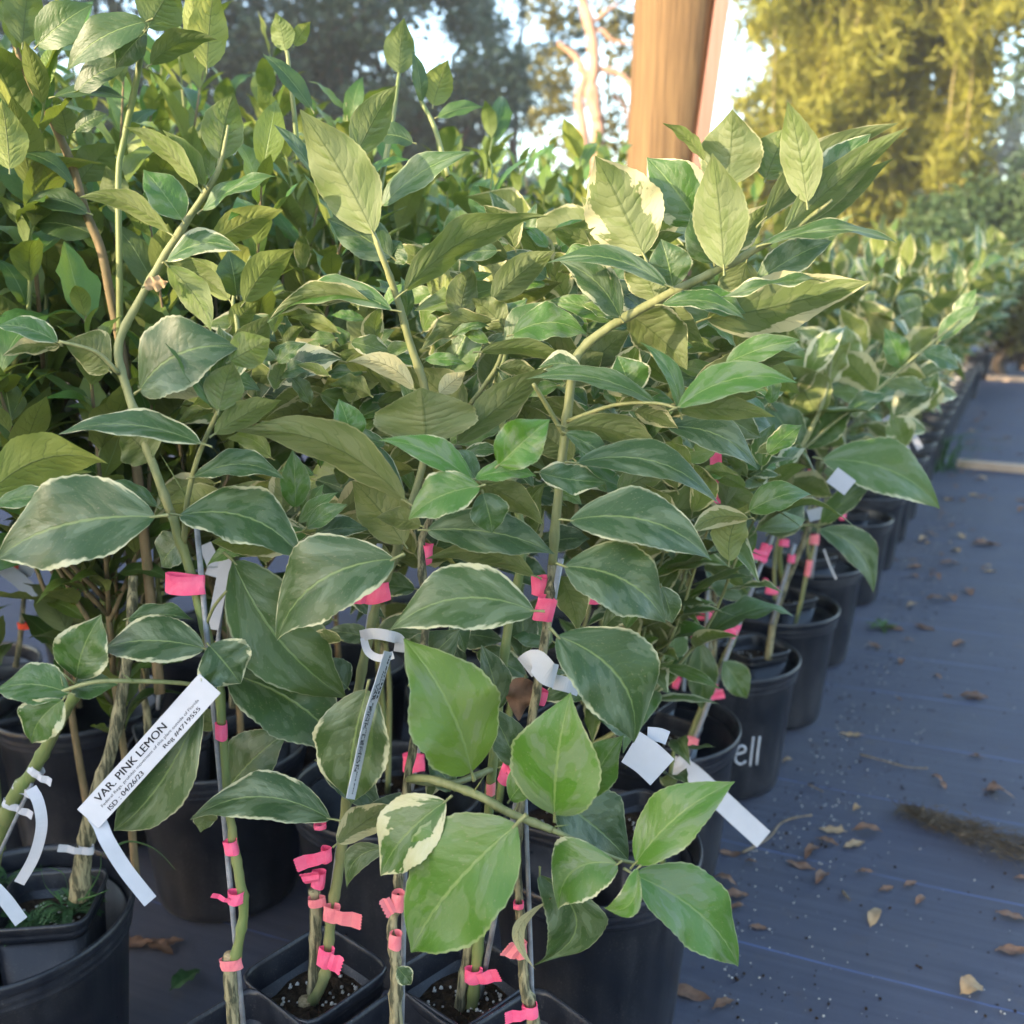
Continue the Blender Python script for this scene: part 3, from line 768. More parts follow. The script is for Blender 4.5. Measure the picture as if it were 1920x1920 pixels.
# plant 4 with the low fresh shoot
hs(P4, [
 (884, 1448, 762, 1198, 166, .735, D(fr=.78, va=.20, roll=20, sb=.02, sag=.10, ye=.30)),  # fresh leaf, yellow sunlight put into its colour
 (1040, 1528, 1066, 1302, 160, .725, D(fr=.70, va=.16, roll=20, sag=.08)),
 (956, 1500, 1032, 1418, 58, .75, D(fr=.45, va=.06, roll=30)),
 (1100, 1490, 1166, 1378, 72, .76, D(fr=.55, va=.2, roll=28, wave=.07)),
 (969, 1545, 762, 1787, 198, .69, D(fr=.66, va=.12, roll=22, sag=.06, sb=.02)),
 (836, 1502, 709, 1643, 112, .72, D(fr=.40, va=1.1, roll=24, sb=.04)),
 (1158, 1620, 1044, 1706, 112, .70, D(fr=.60, va=.40, roll=12, sb=.24, sag=.10)),
 (1192, 1618, 1374, 1464, 98, .70, D(fr=.70, va=.10, roll=20, sb=.04, fold=.25)),
 (1188, 1640, 1392, 1812, 120, .70, D(fr=.66, va=.20, roll=26, sb=.05, sag=.08)),
 (1196, 1628, 1130, 1702, 44, .68, D(fr=.75, va=.40, roll=20, sb=-.34, fold=.5)),
 (1012, 1640, 1002, 1816, 104, .74, D(fr=.06, va=.14, roll=12, sb=.36)),
 (1030, 1690, 1003, 1814, 22, .735, D(side='U', va=1.5, roll=25, sb=.30, fold=.2)),
 (1036, 1492, 1182, 1612, 124, .78, D(fr=.04, va=.22, roll=22)),
 (968, 1434, 914, 1322, 62, .79, D(fr=.08, va=.15, roll=25)),
 (935, 1330, 905, 1210, 60, .86, D(fr=.05, va=.3, roll=25)),
 (850, 1480, 800, 1420, 50, .82, D(fr=.1, va=.2, roll=30)),
 (960, 628, 1102, 626, 62, .90, D(fr=.55, va=.25, roll=30, sb=.14, wave=.08)),
 (948, 650, 1040, 566, 60, .92, D(fr=.25, va=.10, roll=35)),
 (950, 620, 886, 558, 52, .93, D(side='U', fr=.1, va=.15, roll=28, wave=.1)),
 (945, 625, 985, 560, 40, .94, D(fr=.3, va=.2, roll=40)),
 (922, 562, 1038, 468, 60, .96, D(side='U', fr=.25, va=.06, roll=22)),
 (860, 600, 884, 498, 58, .97, D(side='U', fr=.12, va=.10, roll=20, wave=.08)),
 (900, 660, 1085, 690, 30, .88, D(side='U', fr=.5, va=.1, roll=45, sb=.08)),
 (935, 690, 1012, 700, 30, .90, D(side='U', va=.8, roll=35)),
 (870, 780, 770, 690, 80, .96, D(side='U', fr=.1, va=.15, roll=22)),
 (960, 790, 930, 700, 60, .98, D(side='U', fr=.05, va=.5, roll=20)),
 (840, 700, 900, 590, 80, 1.0, D(fr=.3, va=.1, roll=30)),
])
# plant 5
hs(P5, [
 (1207, 478, 1117, 292, 138, .90, D(side='U', fr=.25, va=.9, roll=8, sag=.05)),
 (1196, 492, 1096, 430, 78, .92, D(side='U', fr=.1, va=.6, roll=20)),
 (1312, 420, 1214, 294, 104, .93, D(fr=.35, va=.58, roll=15, wave=.05)),
 (1357, 502, 1337, 287, 96, .86, D(side='U', fr=.28, va=.06, roll=10, sag=.04)),
 (1322, 302, 1245, 228, 22, .95, D(side='U', fr=.3, va=.1, roll=55)),
 (1362, 350, 1374, 206, 112, .96, D(side='U', fr=.05, va=.25, roll=10, wave=.06)),
 (1436, 336, 1478, 238, 78, .97, D(side='U', fr=.5, va=.03, roll=18)),
 (1513, 380, 1479, 191, 70, .87, D(side='U', fr=.35, va=.06, roll=15, sag=.05)),
 (1432, 412, 1676, 228, 60, .94, D(side='U', fr=.05, va=.45, roll=35, sb=.05)),
 (1520, 374, 1632, 248, 62, .90, D(fr=.2, va=.50, roll=25)),
 (1470, 432, 1694, 238, 62, .87, D(side='U', fr=.35, va=.10, roll=30, sb=-.03)),
 (1500, 440, 1670, 295, 50, .89, D(side='U', fr=.3, va=.2, roll=35, sb=-.04)),
 (1436, 458, 1686, 448, 26, .85, D(fr=.1, va=.25, roll=58, sb=.05, wave=.10)),
 (1420, 526, 1560, 449, 58, .92, D(fr=.10, va=.30, roll=28, wave=.06)),
 (1325, 598, 1628, 524, 104, .88, D(side='U', fr=.25, va=.85, roll=22, sb=-.06, sag=.08)),
 (1345, 562, 1556, 521, 18, .855, D(fr=.1, va=.6, roll=62, sb=-.03, wave=.2)),
 (1262, 538, 1240, 448, 78, .86, D(fr=.12, va=.20, roll=12)),
 (1338, 492, 1296, 398, 74, .90, D(fr=.12, va=.15, roll=16)),
 (1252, 536, 1028, 486, 38, .84, D(fr=.12, va=.20, roll=46, sb=.10, sag=.06)),
 (1163, 596, 1052, 488, 64, .87, D(fr=.10, va=.62, roll=28, sb=.08)),
 (1240, 572, 1402, 597, 32, .84, D(fr=.25, va=.40, roll=50, sb=.10)),
 (1290, 548, 1400, 585, 46, .88, D(fr=.5, va=.05, roll=35, sb=-.05)),
 (1230, 565, 1180, 460, 80, .93, D(side='U', fr=.1, va=.3, roll=25)),
 (1180, 590, 1290, 690, 90, .92, D(side='U', fr=.05, va=.35, roll=35)),
 (1090, 692, 1008, 690, 42, .86, D(fr=.15, va=.85, roll=30, sb=.1)),
 (1232, 758, 988, 704, 36, .82, D(fr=.18, va=.15, roll=46, sb=.06)),
 (1186, 742, 1158, 667, 84, .84, D(fr=.45, va=.75, roll=12)),
 (1276, 776, 1204, 640, 30, .80, D(fr=.40, va=.05, roll=40, sb=.10)),
 (1270, 764, 1496, 712, 60, .79, D(fr=.62, va=.12, roll=34, sb=.10)),
 (1270, 768, 1452, 778, 46, .80, D(side='U', fr=.30, va=.03, roll=28)),
 (1190, 770, 1272, 802, 38, .83, D(side='U', fr=.1, va=.9, roll=30)),
 (1160, 768, 1235, 735, 34, .84, D(side='U', fr=.1, va=.7, roll=40)),
 (1290, 742, 1482, 664, 62, .86, D(side='U', fr=.08, va=.40, roll=35)),
 (1360, 682, 1500, 634, 44, .84, D(fr=.45, va=.15, roll=30)),
 (1370, 690, 1505, 668, 36, .85, D(side='U', fr=.4, va=.15, roll=38)),
 (1058, 800, 1256, 874, 54, .83, D(side='U', fr=.04, va=.22, roll=40, sb=.10)),
 (1060, 812, 1152, 868, 36, .82, D(fr=.15, va=.15, roll=40)),
 (1080, 868, 1352, 938, 62, .80, D(fr=.06, va=.20, roll=38, sb=.12)),
 (1250, 800, 1424, 876, 62, .84, D(fr=.05, va=.18, roll=34, sb=.10)),
 (1068, 976, 1338, 1046, 98, .765, D(fr=.06, va=.24, roll=30, sb=.10, sag=.08)),
 (1058, 1062, 1252, 1166, 122, .76, D(fr=.05, va=.20, roll=24, sb=.10, sag=.10)),
 (1044, 1192, 1194, 1394, 152, .745, D(fr=.07, va=.26, roll=20, sb=.14, sag=.12)),
 (1240, 1100, 1262, 1170, 44, .79, D(fr=.05, va=.5, roll=20)),
 (1050, 1080, 1085, 1180, 60, .84, D(side='U', fr=.05, va=.4, roll=30)),
 (1060, 720, 1130, 660, 70, .92, D(side='U', fr=.05, va=.3, roll=25)),
 (1075, 860, 990, 800, 60, .90, D(side='U', fr=.05, va=.3, roll=30)),
 (1100, 690, 1180, 620, 60, .95, D(side='U', fr=.05, va=.4, roll=25)),
 (1380, 470, 1440, 380, 50, .95, D(side='U', fr=.2, va=.9, roll=30)),
 (1400, 490, 1380, 600, 70, .95, D(side='U', fr=.05, va=.2, roll=25)),
 (1200, 580, 1320, 640, 60, .94, D(side='U', fr=.05, va=.4, roll=30)),
])
# the inner leaves of the front plants, behind the outer ones
FN = random.Random(17)
for k in range(430):
    bx, by = FN.uniform(400, 1440), FN.uniform(430, 1060)
    if by < 560 and (bx < 780 or bx > 1250): by += 220
    if by < 640 and bx < 760: by += 150
    pl = P2 if bx < 720 else P3 if bx < 860 else P4 if bx < 980 else P5
    if bx < 520: pl = P1
    a = FN.uniform(-.7, 3.8); ln = FN.uniform(90, 170)
    hero(pl, bx, by, bx + math.cos(a) * ln, by - math.sin(a) * ln * .75, ln * FN.uniform(.28, .46), FN.uniform(.96, 1.34), side=FN.choice('TUU'), dY=FN.uniform(-.05, .05), fr=FN.uniform(.0, .6), va=FN.choice((.1, .2, .4, .6, .95)), ye=FN.choice((0, 0, .15, .3)), roll=FN.uniform(15, 48), wave=FN.uniform(.02, .09), sb=FN.uniform(-.05, .12), tipcurl=FN.choice((0, .1, .25)))
for k in range(220):
    bx, by = FN.uniform(400, 1460), FN.uniform(440, 930)
    if by < 560 and (bx < 780 or bx > 1300): by += 200
    pl = P1 if bx < 520 else P2 if bx < 720 else P3 if bx < 860 else P4 if bx < 980 else P5
    a = FN.uniform(-.5, 3.6); ln = FN.uniform(50, 95)
    hero(pl, bx, by, bx + math.cos(a) * ln, by - math.sin(a) * ln * .85, ln * FN.uniform(.26, .42), FN.uniform(.91, 1.2), side=FN.choice('TTU'), fr=FN.uniform(.1, .8), va=FN.choice((.05, .2, .4, .7)), ye=FN.choice((0, 0, .2)), roll=FN.uniform(15, 48), wave=FN.uniform(.03, .12), fold=FN.uniform(.1, .5), tipcurl=FN.choice((0, .15, .3)))
for k in range(26):
    bx, by = FN.uniform(560, 1200), FN.uniform(1000, 1480)
    pl = P2 if bx < 720 else P3 if bx < 860 else P4 if bx < 980 else P5
    a = FN.uniform(-1.2, 4.2); ln = FN.uniform(70, 120)
    hero(pl, bx, by, bx + math.cos(a) * ln, by - math.sin(a) * ln, ln * FN.uniform(.35, .5), FN.uniform(.98, 1.12), side='T', fr=FN.uniform(0, .2), va=FN.choice((.15, .3, .5)), roll=FN.uniform(15, 40))
# brown dead leaves still hanging
o = hero(P1, 270, 538, 316, 528, 26, .85, side='U', roll=20, wave=.2, mat=TAN, name='dead_leaf')
o = hero(P4, 985, 1270, 972, 1350, 52, .80, side='U', roll=15, wave=.25, mat=DEAD, name='dead_leaf'); o['label'] = 'crisp brown leaf caught beside the white tag'

# ------------------------------------------------------------------ pots in rows
EDGE = [Vector((.114, 1.23, 0)), Vector((.253, 1.61, 0)), Vector((.451, 1.94, 0)), Vector((.636, 2.26, 0)), Vector((.828, 2.64, 0)), Vector((1.106, 3.17, 0))]
while EDGE[-1].y < 9.2: EDGE.append(EDGE[-1] + ROW * .43)
ORD = ['first', 'second', 'third', 'fourth', 'fifth', 'sixth', 'seventh', 'eighth', 'ninth', 'tenth', 'eleventh', 'twelfth', 'thirteenth', 'fourteenth', 'fifteenth', 'sixteenth', 'seventeenth', 'eighteenth', 'nineteenth', 'twentieth', 'twenty-first', 'twenty-second', 'twenty-third']
PN = random.Random(21)
edge_pots = []
for i, p in enumerate(EDGE):
    lab = ('big round black pot at the near corner of the path' if i == 0 else 'round black pot with ell handwritten in white on its side' if i == 2 else
           'round black pot beside the path, %s from the near corner' % ORD[i])
    edge_pots.append(round_pot(p, lab, 'round black pots along the path', 0 if i == 2 else PN.random() * 6))
def cell(i, j):
    return EDGE[i] - ACR * .345 * j
for j in range(1, 5):
    for i in range(0, 5):
        p = cell(i, j)
        if i > 2 and j > 1 or i > 1 and j > 2: continue
        if j == 1 and i == 0: lab = 'round black pot hidden behind the front stems, left of the corner pot'
        elif j == 2 and i == 0: lab = 'dark round black pot with drain holes in the gap behind the white label'
        else: lab = 'shaded round pot, %s line in from path, %s from the camera' % (ORD[j], ORD[i])
        round_pot(p, lab, 'round black pots under the foliage', PN.random() * 6)
pl_ = on(12, 1715, PH)
LEFTPOT = Vector((pl_.x, pl_.y, 0))
round_pot(LEFTPOT, 'big round black pot at the left edge with weeds inside', 'round black pots at the front', .4)
round_pot(cell(0, 3) + Vector((-.02, .02, 0)) if False else cell(0, 2) - ROW * .05 - ACR * .52, 'round black pot in the shade beyond the weedy pot', 'round black pots under the foliage', 1.0)

# handwriting on the third pot by the path
def on_pot(c, a, z, dr=.0006):
    t = (z - .03) / (PH - .075); r = PR * (.815 + (.93 - .815) * t) + dr
    return Vector((c.x + r * math.cos(a), c.y + r * math.sin(a), z + .006))
def write_ell(c, parent):
    b = MB()
    # angle of the spot that faces the lens at this pixel column
    def ang(px, py):
        d = ray(px, py); o = CAM - c
        A = d.x ** 2 + d.y ** 2; B = o.x * d.x + o.y * d.y; C_ = o.x ** 2 + o.y ** 2 - (PR * .885) ** 2
        disc = B * B - A * C_
        t = (-B - math.sqrt(max(disc, 0))) / A
        q = CAM + d * t
        return math.atan2(q.y - c.y, q.x - c.x), q.z
    def line(px):
        P = [on_pot(c, *ang(x, y)) - Vector((c.x, c.y, .006)) for x, y in px]
        P, r = spline(P, .0022, 4)
        b.tube(P, [.0024] * len(P), 6)
    line([(1412, 1387), (1410, 1410), (1408, 1443)])
    line([(1424, 1386), (1422, 1410), (1421, 1441)])
    line([(1381, 1421), (1397, 1415), (1396, 1406), (1387, 1405), (1380, 1418), (1380, 1434), (1390, 1440), (1400, 1434)])
    line([(1364, 1432), (1367, 1440)])
    return b.build('lettering', CHALK, parent)
write_ell(EDGE[2], edge_pots[2])

# liner pots standing in the round pots, kept upright
def short_liner(x, y, label, rz, group='liner pots standing in the round pots'):
    t = empty('liner_pot', (x, y, .016), label, 'liner pot', group, rz)
    t.scale = (1.05, 1.05, .79)
    obj('wall', LW, t); obj('rim', LRIM, t); obj('soil', LS, t); pp = obj('perlite', LP, t); pp['kind'] = 'stuff'
    return t
def at_z(px, py, z): return on(px, py, z)
LZ = .016 + .36 * .79
def inpot(c, dx, dy, label, rz): return short_liner(c.x + dx, c.y + dy, label, rz)
inpot(EDGE[0], .065, .045, 'square black liner pot inside the big corner pot', .5)
inpot(EDGE[0], -.055, .055, 'square black liner pot inside the corner pot, behind the curled dark leaf', 1.1)
inpot(EDGE[1], .00, -.06, 'square liner pot under the stem that leans out to the right', .9)
inpot(EDGE[1], -.02, .072, 'square liner pot at the back of the second round pot', .9)
inpot(EDGE[2], .055, .0, 'square liner pot inside the pot with white handwriting', .45)
inpot(EDGE[3], .03, .02, 'square liner pot in the pot just behind the one with white handwriting', .5)
for i, dx, dy in ((2, -.065, .04), (3, -.085, -.02), (4, 0, 0), (5, 0, 0), (6, 0, 0), (7, 0, 0)):
    inpot(EDGE[i], dx, dy, 'square liner pot half hidden in the %s round pot by the path' % ORD[i], PN.random())
inpot(cell(0, 1), 0, 0, 'square liner pot in the dark behind the front stems', .4)
c_ = cell(0, 2); inpot(c_, -.08, 0, 'square grey-edged liner pot in the dark behind the white label', .5); inpot(c_, .05, .02, 'square liner pot in the shade right of the white label', .7)
c_ = cell(0, 1); inpot(c_, .08, .08, 'square liner pot in the shade behind the fresh green shoot', .3) if False else None
LA = Vector((LEFTPOT.x + .045, LEFTPOT.y + .02, .008)); LB = Vector((LEFTPOT.x - .075, LEFTPOT.y - .02, .008))
def low_liner(c, label, rz):
    t = empty('liner_pot', (c.x, c.y, -.072 + .075), label, 'liner pot', 'liner pots in the weedy pot', rz)
    t.scale = (1.08, 1.08, .80)
    obj('wall', LW, t); obj('rim', LRIM, t); obj('soil', LS, t); pp = obj('perlite', LP, t); pp['kind'] = 'stuff'
    return t
low_liner(LA, 'square liner pot with ferny weeds inside the left edge pot', .12)
low_liner(LB, 'square liner pot with white pellets at the very left edge', .12)

# ------------------------------------------------------------------ citrus bushes behind
def citrus(loc, seed, H, style, nbr, lpb, label, group, lsz=.085, joined=False, lean=(0, 0), clear=.33, rad=.0045, name=None, spread=.32):
    rng = random.Random(seed)
    t = empty(name or ('variegated_citrus' if style == 'v' else 'green_citrus'), loc, label, 'plant', group)
    b = MB(); LV = []
    def leafrow(P, ra, n, start):
        ph = rng.random() * 6.28
        k = len(P) - 1
        for q in range(n):
            f = start + (1 - start) * (q + rng.random() * .6) / n
            x = min(f, .999) * k; i = int(x)
            pos = P[i].lerp(P[i + 1], x - i)
            ax = (P[i + 1] - P[i]).normalized()
            ph += 2.4 + rng.uniform(-.3, .3)
            side = ax.orthogonal().normalized(); side = Matrix.Rotation(ph, 3, ax) @ side
            up = (rng.uniform(.15, 1.1) if style == 'v' else rng.uniform(.4, 1.7)) if f < .85 else rng.uniform(.9, 2.6)
            d = (side + ax * up + Vector((0, 0, rng.uniform(-.25, .15)))).normalized()
            zz = (ax * 1.0 + Vector((0, 0, .8)) + Vector((rng.uniform(-.5, .5), rng.uniform(-.5, .5), 0)))
            zz = (zz - d * zz.dot(d)).normalized(); yy = zz.cross(d)
            s = lsz * rng.uniform(.65, 1.2) * (1.0 if f < .8 else rng.uniform(.5, .95))
            Mx = Matrix(((d.x, yy.x, zz.x), (d.y, yy.y, zz.y), (d.z, yy.z, zz.z))).to_4x4()
            Mx = Matrix.Translation(pos + d * s * .07) @ Mx @ Matrix.Diagonal((s, s * rng.uniform(.85, 1.15), s, 1))
            h = pos.z / H
            if style == 'v': c = (rng.uniform(.1, .6), rng.choice((.2, .5, .7, .9, 1.1)), rng.uniform(0, .3))  # extra cream and yellow: sun and open-sky brightness put into the colour
            else: c = (min(1, max(0, rng.uniform(-.1, .45) + 1.0 * max(0, h - .55))), 0, max(0, rng.uniform(-.3, .6) * (.15 + 1.25 * h)))  # fresher, yellower with height: new growth plus backlight put into the colour
            LV.append((Mx, (*c, 1), rng.randrange(len(TPL))))
    top = Vector((lean[0], lean[1], H * .55))
    P, ra = spline([Vector((0, 0, 0)), Vector((rng.uniform(-.01, .01), rng.uniform(-.01, .01), H * .2)), top * .62 + Vector((rng.uniform(-.015, .015), 0, 0)), top], [rad, rad * .85, rad * .8, rad * .7], 5)
    b.tube(P, ra, 7)
    leafrow(P, ra, max(3, lpb), clear / (H * .55) if clear < H * .5 else .9)
    for k in range(nbr):
        f = rng.uniform(.55, 1.0); x = f * (len(P) - 1.001); i = int(x); s0 = P[i].lerp(P[i + 1], x - i)
        a = 2 * math.pi * (k + rng.random() * .6) / nbr
        hh = (H - s0.z) * rng.uniform(.75, 1.0); sp = spread * H * rng.uniform(.25, .75)
        e = s0 + Vector((math.cos(a) * sp, math.sin(a) * sp, hh)) + Vector((lean[0], lean[1], 0)) * .6
        m1 = s0.lerp(e, .4) + Vector((math.cos(a), math.sin(a), -.2)) * sp * .25
        Q, rb = spline([s0, m1, s0.lerp(e, .72) + Vector((math.cos(a), math.sin(a), 0)) * sp * .1, e], [rad * .6, rad * .5, rad * .38, rad * .18], 4)
        b.tube(Q, rb, 6)
        leafrow(Q, rb, lpb, .10)
    me = mesh('stem', b.V, b.F, PALESTEM if style == 'v' else BROWNSTEM if rng.random() < .35 else STEM)
    obj('stem', me, t)
    if not joined:
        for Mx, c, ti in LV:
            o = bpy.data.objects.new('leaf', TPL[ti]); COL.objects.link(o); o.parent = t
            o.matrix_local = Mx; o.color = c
    else:
        t['_c'] = 0
        Vs, Fs, UVs, off = [], [], [], 0
        for Mx, c, ti in LV:
            src = TPL_LOW[ti % len(TPL_LOW)]
            Vs += [Mx @ v for v in src[0]]; Fs += [tuple(i + off for i in f) for f in src[1]]; UVs += src[2]; off += len(src[0])
        o = obj('foliage', mesh('foliage', Vs, Fs, LEAF, True, UVs), t); o['kind'] = 'stuff'
        o.color = (.30, .5, .05, 1) if style == 'v' else (.35, 0, .22, 1)
        del t['_c']
    return t
TPL_LOW = []
for i in range(6):
    V, Fc, UV, mi = blade(1.0, .36 + .03 * i, sag=(.05, .14, 0, .1)[i % 4], fold=.3, wave=.05, twist=(0, .5, -.5)[i % 3], nu=5, nv=2, rng=random.Random(300 + i), petiole=0)
    TPL_LOW.append((V, Fc, UV))

# second plant by the path: a bent stem with a loose head, built leaf by leaf
G = empty('variegated_citrus', at_z(1258, 1520, .27), 'variegated lemon leaning out to the right over the path from the second pot', 'plant', 'variegated lemons along the path')
stem(G, [(1258, 1500, 1.50), (1300, 1370, 1.52), (1342, 1270, 1.53), (1378, 1190, 1.54), (1412, 1090, 1.55), (1450, 1000, 1.55), (1475, 930, 1.55), (1492, 860, 1.55), (1530, 785, 1.55), (1552, 720, 1.56), (1560, 650, 1.57)],
     [.0065, .0060, .0058, .0050, .0048, .0048, .0050, .0050, .0040, .0028, .0014], PALESTEM, 'stem', 9, 6, .12)
stem(G, [(1500, 848, 1.55), (1560, 795, 1.56), (1640, 735, 1.58), (1720, 665, 1.60), (1800, 600, 1.62)], [.0032, .0028, .0026, .0022, .0014], PALESTEM, 'branch', 7)
stem(G, [(1452, 1000, 1.55), (1480, 985, 1.53), (1530, 985, 1.52), (1560, 980, 1.51)], [.0036, .0030, .0024, .0018], PALESTEM, 'branch', 7)
hs(G, [
 (1542, 862, 1768, 952, 92, 1.48, D(fr=.35, va=.32, roll=26, sb=.09, ye=.1)),
 (1536, 992, 1642, 1112, 56, 1.50, D(fr=.12, va=.25, roll=30, sb=.16)),
 (1540, 985, 1640, 900, 40, 1.52, D(fr=.2, va=.3, roll=40)),
 (1470, 940, 1385, 880, 70, 1.54, D(fr=.08, va=.25, roll=25)),
 (1440, 1000, 1506, 930, 76, 1.50, D(fr=.08, va=.30, roll=18)),
 (1534, 786, 1476, 682, 86, 1.56, D(side='U', fr=.20, va=.30, roll=18, ye=.3)),
 (1550, 720, 1592, 640, 44, 1.58, D(side='U', fr=.4, va=.9, roll=25, ye=.4, wave=.14)),
 (1502, 850, 1428, 745, 64, 1.55, D(fr=.18, va=.25, roll=25)),
 (1510, 840, 1600, 760, 60, 1.58, D(fr=.2, va=.4, roll=25)),
 (1590, 772, 1664, 738, 34, 1.56, D(fr=.2, va=.4, roll=35, wave=.1)),
 (1690, 690, 1660, 615, 44, 1.60, D(fr=.5, va=.1, roll=25)),
 (1640, 735, 1560, 655, 60, 1.62, D(side='U', fr=.3, va=.9, roll=25, ye=.2)),
 (1730, 660, 1800, 690, 36, 1.6, D(fr=.2, va=.4, roll=40)),
 (1760, 640, 1840, 570, 34, 1.63, D(fr=.25, va=.3, roll=40)),
 (1795, 605, 1830, 540, 30, 1.65, D(fr=.3, va=.3, roll=35)),
 (1720, 668, 1650, 700, 40, 1.62, D(side='U', fr=.3, va=.8, roll=35)),
 (1480, 900, 1560, 930, 50, 1.55, D(side='U', fr=.1, va=1.0, roll=30)),
 (1395, 1122, 1328, 996, 78, 1.50, D(fr=.10, va=.30, roll=25, sb=-.08)),
 (1312, 1204, 1316, 1332, 52, 1.50, D(fr=.10, va=.2, roll=15)),
 (1356, 1240, 1402, 1310, 50, 1.52, D(fr=.25, va=.2, roll=20, ye=.1)),
 (1340, 1255, 1230, 1245, 36, 1.52, D(fr=.1, va=.35, roll=40)),
 (1400, 1040, 1310, 1040, 50, 1.56, D(fr=.1, va=.4, roll=35)),
])
stake((1252, 1520, 1.50), (1455, 985, 1.545), 9, 'thin grey stake along the stem leaning towards the path', 'grey plant stakes')
G2 = empty('variegated_citrus', at_z(1440, 1250, .27), 'variegated lemon with two straight stems in the pot with white handwriting', 'plant', 'variegated lemons along the path')
stem(G2, [(1440, 1236, 1.86), (1452, 1160, 1.86), (1475, 1090, 1.86), (1505, 1020, 1.86), (1525, 960, 1.86), (1560, 840, 1.88), (1600, 720, 1.9), (1625, 600, 1.92)], [.0075, .0072, .0066, .0060, .0055, .005, .004, .002], BARK, 'stem')
stem(G2, [(1470, 1100, 1.86), (1462, 1050, 1.86), (1468, 1005, 1.86), (1500, 900, 1.87)], [.006, .0055, .005, .003], STEM, 'stem')
rngG = random.Random(8)
for k in range(46):
    bx, by = rngG.uniform(1480, 1760), rngG.uniform(520, 900)
    if by < 640 - (bx - 1480) * .1: by += 120
    a = rngG.uniform(-.6, 3.7); ln = rngG.uniform(60, 120)
    hero(G2, bx, by, bx + math.cos(a) * ln, by - math.sin(a) * ln * .8, ln * rngG.uniform(.35, .55), rngG.uniform(1.75, 2.1), side=rngG.choice('TU'), fr=rngG.uniform(.05, .4), va=rngG.choice((.3, .6, .9, 1.1)), ye=rngG.uniform(0, .35), roll=rngG.uniform(10, 45), wave=.06)

# variegated plants further along the path
GRP = 'variegated lemons along the path'
for i in range(0, len(EDGE)):
    if i in (2,): continue
    p = EDGE[i]; far = p.y > 3.4
    H = PN.uniform(.74, .88) if i < 4 else PN.uniform(.84, 1.0)
    if i == 0: p = p + Vector((-.03, .05, 0)); H = .55
    if i == 1: p = p + Vector((-.05, .03, 0)); H = .66
    lab = 'variegated lemon in the row by the path, %s pot from the near corner' % ORD[i]
    citrus((p.x, p.y, .27), 400 + i, H, 'v', 7 if i < 4 else 9, 12 if not far else 17, lab, GRP, .12, far, lean=(PN.uniform(.03, .14), PN.uniform(-.06, .02)), clear=.30 if i < 5 else .06, spread=.34 if i < 5 else .50)
    if i in (1, 3, 4):
        citrus((p.x - .07, p.y + .05, .27), 450 + i, H * .95, 'v', 3, 8, 'variegated lemon sharing the %s pot by the path' % ORD[i], GRP, .11, far, clear=.24)
for i in range(0, 8):
    p = cell(i, 1); far = p.y > 3.3
    citrus((p.x, p.y, .27), 500 + i, PN.uniform(.66, .86), 'v', 6, 12, 'variegated lemon in the second row from the path, %s from the camera' % ORD[i], 'variegated lemons in the second row', .115, far, clear=.25)
# green bushes to the left and behind
n = 0
for j in (2, 3, 4):
    for i in range(-1, 8):
        p = (cell(i, j) if i >= 0 else cell(0, j) - ROW * .40)
        if i == -1 and j == 2: p = p + Vector((-.02, .02, 0))
        far = p.y > 3.0
        H = PN.uniform(.98, 1.16) if j > 2 else PN.uniform(.86, 1.0)
        if p.y > 2.4: H = PN.uniform(.92, 1.12)
        lab = 'green citrus, %s from the camera in the %s line behind the lemons' % (ORD[i + 1], ORD[j - 2])
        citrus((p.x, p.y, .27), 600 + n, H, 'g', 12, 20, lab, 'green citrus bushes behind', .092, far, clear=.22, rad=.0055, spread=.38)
        n += 1
for k, (x, y, H, lab) in enumerate(((-.62, 1.30, 1.12, 'bushy green citrus at the left edge behind the brown-stemmed one'), (-.40, 1.32, .98, 'bushy green citrus close behind the leaning leftmost lemon'), (-.85, 1.45, 1.2, 'tall green citrus filling the upper left behind the brown stem'), (-.22, 1.58, 1.02, 'bushy green citrus behind the tall pale-stemmed lemon'), (-.52, 1.72, 1.15, 'tall green citrus with light tips in the upper left of the mass'),
        (-.05, 1.78, .98, 'green citrus with light tips left of the timber post'), (-.30, 2.0, 1.1, 'green citrus with light tips behind the one long upright leaf'), (-.72, 1.95, 1.2, 'tall green citrus under the dark oak at the left'), (.20, 2.05, .98, 'green citrus hiding the foot of the timber post, left of it'), (.42, 2.30, 1.02, 'green citrus in front of the timber post foot'), (-.95, 1.2, 1.1, 'green citrus cut by the left edge above the weedy pot'), (-.50, 1.16, .80, 'low green citrus directly behind the white label'))):
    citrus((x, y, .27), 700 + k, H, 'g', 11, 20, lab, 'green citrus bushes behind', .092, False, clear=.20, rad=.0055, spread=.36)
# the block of bushes goes on to the left and behind, out of the frame, and keeps the low sun off the pots
k = 0
for (x, y) in [(-1.5 - .42 * a, -.5 + .45 * c) for a in range(2) for c in range(6)]:
    citrus((x, y, .30), 760 + k, .95, 'g', 6, 16, 'green citrus at the end of the block beyond the left edge', 'green citrus bushes behind', .09, True, clear=.1, spread=.4); k += 1

